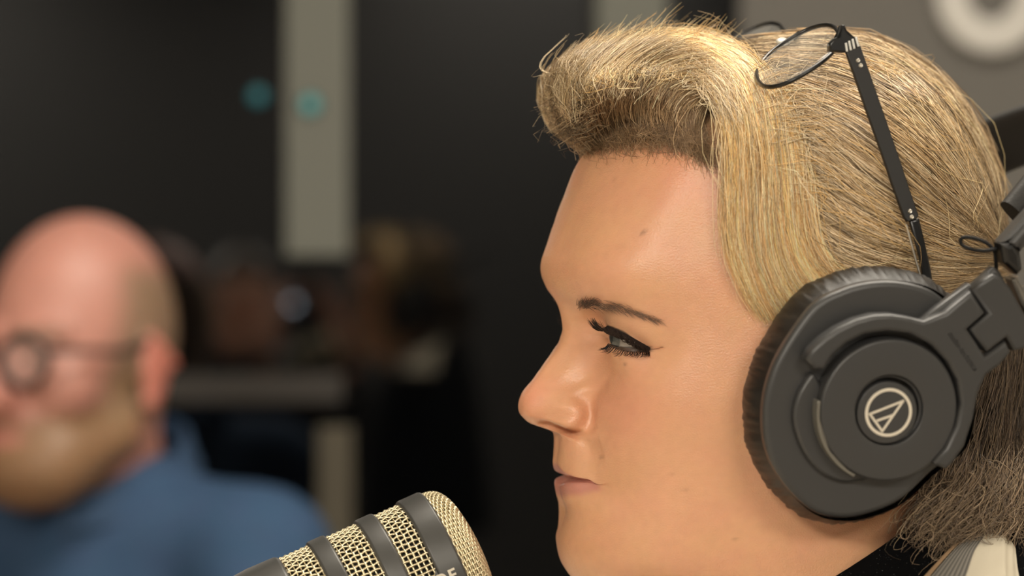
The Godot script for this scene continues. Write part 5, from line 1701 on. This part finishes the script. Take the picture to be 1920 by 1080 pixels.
func weave_wires(profile: Array, n: int, amp: float, radius: float) -> ArrayMesh:
	var list := Strands.new()
	var k := profile.size()
	for i in k:
		var pts := PackedVector3Array()
		for j in n * 2 + 1:
			var a := TAU * j / (n * 2)
			var r: float = profile[i].x + amp * sin(PI * (j * 0.5 + 0.5 + i))
			pts.append(Vector3(cos(a) * r, profile[i].y, sin(a) * r))
		list.add(pts, radius, Color.WHITE, 1.0, 1.0)
	for j in n:
		var a := TAU * (j + 0.5) / n
		var pts := PackedVector3Array()
		for i in k * 2 - 1:
			var f := i * 0.5
			var p: Vector2 = profile[int(f)].lerp(profile[mini(int(f) + 1, k - 1)], f - int(f))
			var r := p.x - amp * sin(PI * (f + j + 0.5)) * (1.0 if i % 2 == 0 else 0.0)
			pts.append(Vector3(cos(a) * r, p.y, sin(a) * r))
		list.add(pts, radius, Color.WHITE, 1.0, 1.0)
	return arrays_mesh(list.v, list.n, list.i)

func bend(m: Mesh, rad: float) -> ArrayMesh:
	var a := m.surface_get_arrays(0)
	var v: PackedVector3Array = a[Mesh.ARRAY_VERTEX]
	var n: PackedVector3Array = a[Mesh.ARRAY_NORMAL]
	for i in v.size():
		var p := v[i]
		var t := p.x / rad
		v[i] = Vector3(cos(t) * p.z, p.y, sin(t) * p.z)
		var q := n[i]
		n[i] = Vector3(cos(t) * q.z - sin(t) * q.x, q.y, sin(t) * q.z + cos(t) * q.x)
	a[Mesh.ARRAY_VERTEX] = v
	a[Mesh.ARRAY_NORMAL] = n
	var idx: PackedInt32Array = a[Mesh.ARRAY_INDEX] if a[Mesh.ARRAY_INDEX] != null else PackedInt32Array(range(v.size()))
	# the map turns the faces over
	for i in range(0, idx.size(), 3):
		var k := idx[i + 1]
		idx[i + 1] = idx[i + 2]
		idx[i + 2] = k
	return arrays_mesh(v, n, idx)

func make_microphone() -> void:
	var z := 0.035
	var at := Vector3((846 - 960) * S * (1 - z), Y0 + (540 - 1056) * S * (1 - z), z)
	var mic := thing("microphone", "dark grey broadcast microphone with gold wire grille, pointing at the blonde woman", "microphone", at)
	var ax := Vector3(0.895, 0.39, -0.2).normalized()
	var face := (Vector3(0, 0, 1) - ax * ax.z).normalized()
	mic.transform.basis = Basis(ax.cross(face), ax, face)
	var metal := grain(flat_mat(Color(0.25, 0.25, 0.245), 0.38, 0.15), 120.0, 0.09, 0.25)
	var wire := flat_mat(Color(0.88, 0.83, 0.70), 0.35, 0.6)
	var R := 0.0312
	# foam behind the grille
	part(mic, "foam_filter", lathe([Vector2(0, 0.0098), Vector2(0.012, 0.0092), Vector2(0.021, 0.0072), Vector2(0.0262, 0.003), Vector2(0.0278, -0.002), Vector2(0.0278, -0.068), Vector2(0, -0.068)], 48), flat_mat(Color(0.03, 0.028, 0.024), 0.95))
	var prof := []
	for k in 31: prof.append(Vector2(0.0293, -0.068 + 0.00227 * k))
	part(mic, "grille", weave_wires(prof, 80, 0.0005, 0.00058), wire, "woven pale gold wire", "stuff")
	var dome := []
	for p in spline([Vector3(0.0293, 0.0, 0), Vector3(0.0290, 0.003, 0), Vector3(0.0272, 0.0065, 0), Vector3(0.0222, 0.0092, 0), Vector3(0.0135, 0.0110, 0), Vector3(0.002, 0.0118, 0)], 4): dome.append(Vector2(p.x, p.y))
	part(mic, "front_grille", weave_wires(dome, 80, 0.0005, 0.00052), wire, "woven pale gold wire cap", "stuff")
	for r in [[-0.0105, 0.0], [-0.0290, -0.0208], [-0.0497, -0.0417]]:
		var y0: float = r[0]
		var y1: float = r[1]
		var b := 0.0012
		part(mic, "rib", lathe([Vector2(R - 0.003, y1), Vector2(R - b, y1), Vector2(R - 0.0003, y1 - 0.0004), Vector2(R, y1 - b), Vector2(R, y0 + b), Vector2(R - 0.0003, y0 + 0.0004), Vector2(R - b, y0), Vector2(R - 0.003, y0)], 96), metal)
	var fillet := PackedVector2Array([Vector2(0, 0)])
	for k in 9:
		var a := PI * 1.5 - PI / 2 * k / 8.0
		fillet.append(Vector2(0.0032 + cos(a) * 0.0032, 0.0032 + sin(a) * 0.0032))
	for s in 2:
		var mid := R * (PI / 2 + PI * s) + (-0.0052)
		var hw := 0.0062
		var bar := part(mic, "bar", bend(slab(PackedVector2Array([Vector2(mid - hw, -0.0685), Vector2(mid - hw / 3, -0.0685), Vector2(mid + hw / 3, -0.0685), Vector2(mid + hw, -0.0685), Vector2(mid + hw, -0.001), Vector2(mid + hw / 3, -0.001), Vector2(mid - hw / 3, -0.001), Vector2(mid - hw, -0.001)]), R - 0.003, R - 0.0001, 0.0006), R), metal)
		if s == 0:
			for win in [[-0.0208, -0.0105], [-0.0417, -0.0290], [-0.0625, -0.0497]]:
				for sx in [-1, 1]:
					for sy in [0, 1]:
						var pts := PackedVector2Array()
						for p in fillet: pts.append(Vector2(mid + sx * (hw - 0.0003 + p.x), (win[0] + p.y) if sy == 0 else (win[1] - p.y)))
						part(bar, "window_corner", bend(slab(pts, R - 0.003, R - 0.0003), R), metal)
	# the round shell behind the grille
	part(mic, "body", lathe([Vector2(R - 0.004, -0.0615), Vector2(R - 0.0008, -0.062), Vector2(R, -0.0635), Vector2(R + 0.0002, -0.075), Vector2(R - 0.0008, -0.088), Vector2(R - 0.004, -0.098), Vector2(R - 0.010, -0.106), Vector2(R - 0.020, -0.111), Vector2(0, -0.113)], 64), metal, "smooth grey rear shell")
	var tm := TextMesh.new()
	var font := SystemFont.new()
	font.font_names = PackedStringArray(["Droid Sans"])
	font.font_weight = 700
	tm.font = font
	tm.text = "RØDE"
	tm.font_size = 32
	tm.depth = 0.0006
	tm.pixel_size = 0.00018
	tm.pixel_size *= 0.0175 / tm.get_aabb().size.x
	var th := PI / 2 - 0.0016 / R
	var nrm := Vector3(cos(th), 0, sin(th))
	var upv := Vector3(-sin(th), 0, cos(th)) * -1.0
	upv = Vector3(0, 1, 0).cross(nrm) * -1.0
	var tx := part(mic, "lettering", tm, mats.print_white, "white maker's lettering")
	tx.transform = Transform3D(Basis(Vector3(0, 1, 0), nrm.cross(Vector3(0, 1, 0)), nrm), nrm * R + Vector3(0, -0.0128, 0))
	# swivel bracket and the stand on the table, below the picture
	var inv := mic.transform.affine_inverse()
	var hub := Vector3(0, -0.08, 0)
	part(mic, "swivel", tube(PackedVector3Array([hub + Vector3(0, 0, -0.04), hub + Vector3(0, 0, 0.04)]), 0.007, 20), mats.black_matte)
	var low := mic.transform * hub
	var br := PackedVector3Array()
	for p in [mic.transform * (hub + Vector3(0, 0, 0.038)), mic.transform * (hub + Vector3(0, 0, 0.038)) + Vector3(0, -0.05, 0), low + Vector3(0, -0.075, 0.015), low + Vector3(0, -0.08, 0), Vector3(low.x, 0.75, low.z)]: br.append(inv * p)
	part(mic, "stand_pole", tube(spline(Array(br), 6), 0.006, 16), mats.black_matte)
	var base := part(mic, "stand_base", lathe([Vector2(0, 0.014), Vector2(0.02, 0.013), Vector2(0.06, 0.008), Vector2(0.068, 0.004), Vector2(0.068, 0.0), Vector2(0, 0)], 48), mats.black_matte)
	base.transform = inv * Transform3D(Basis(), Vector3(low.x, 0.7405, low.z))
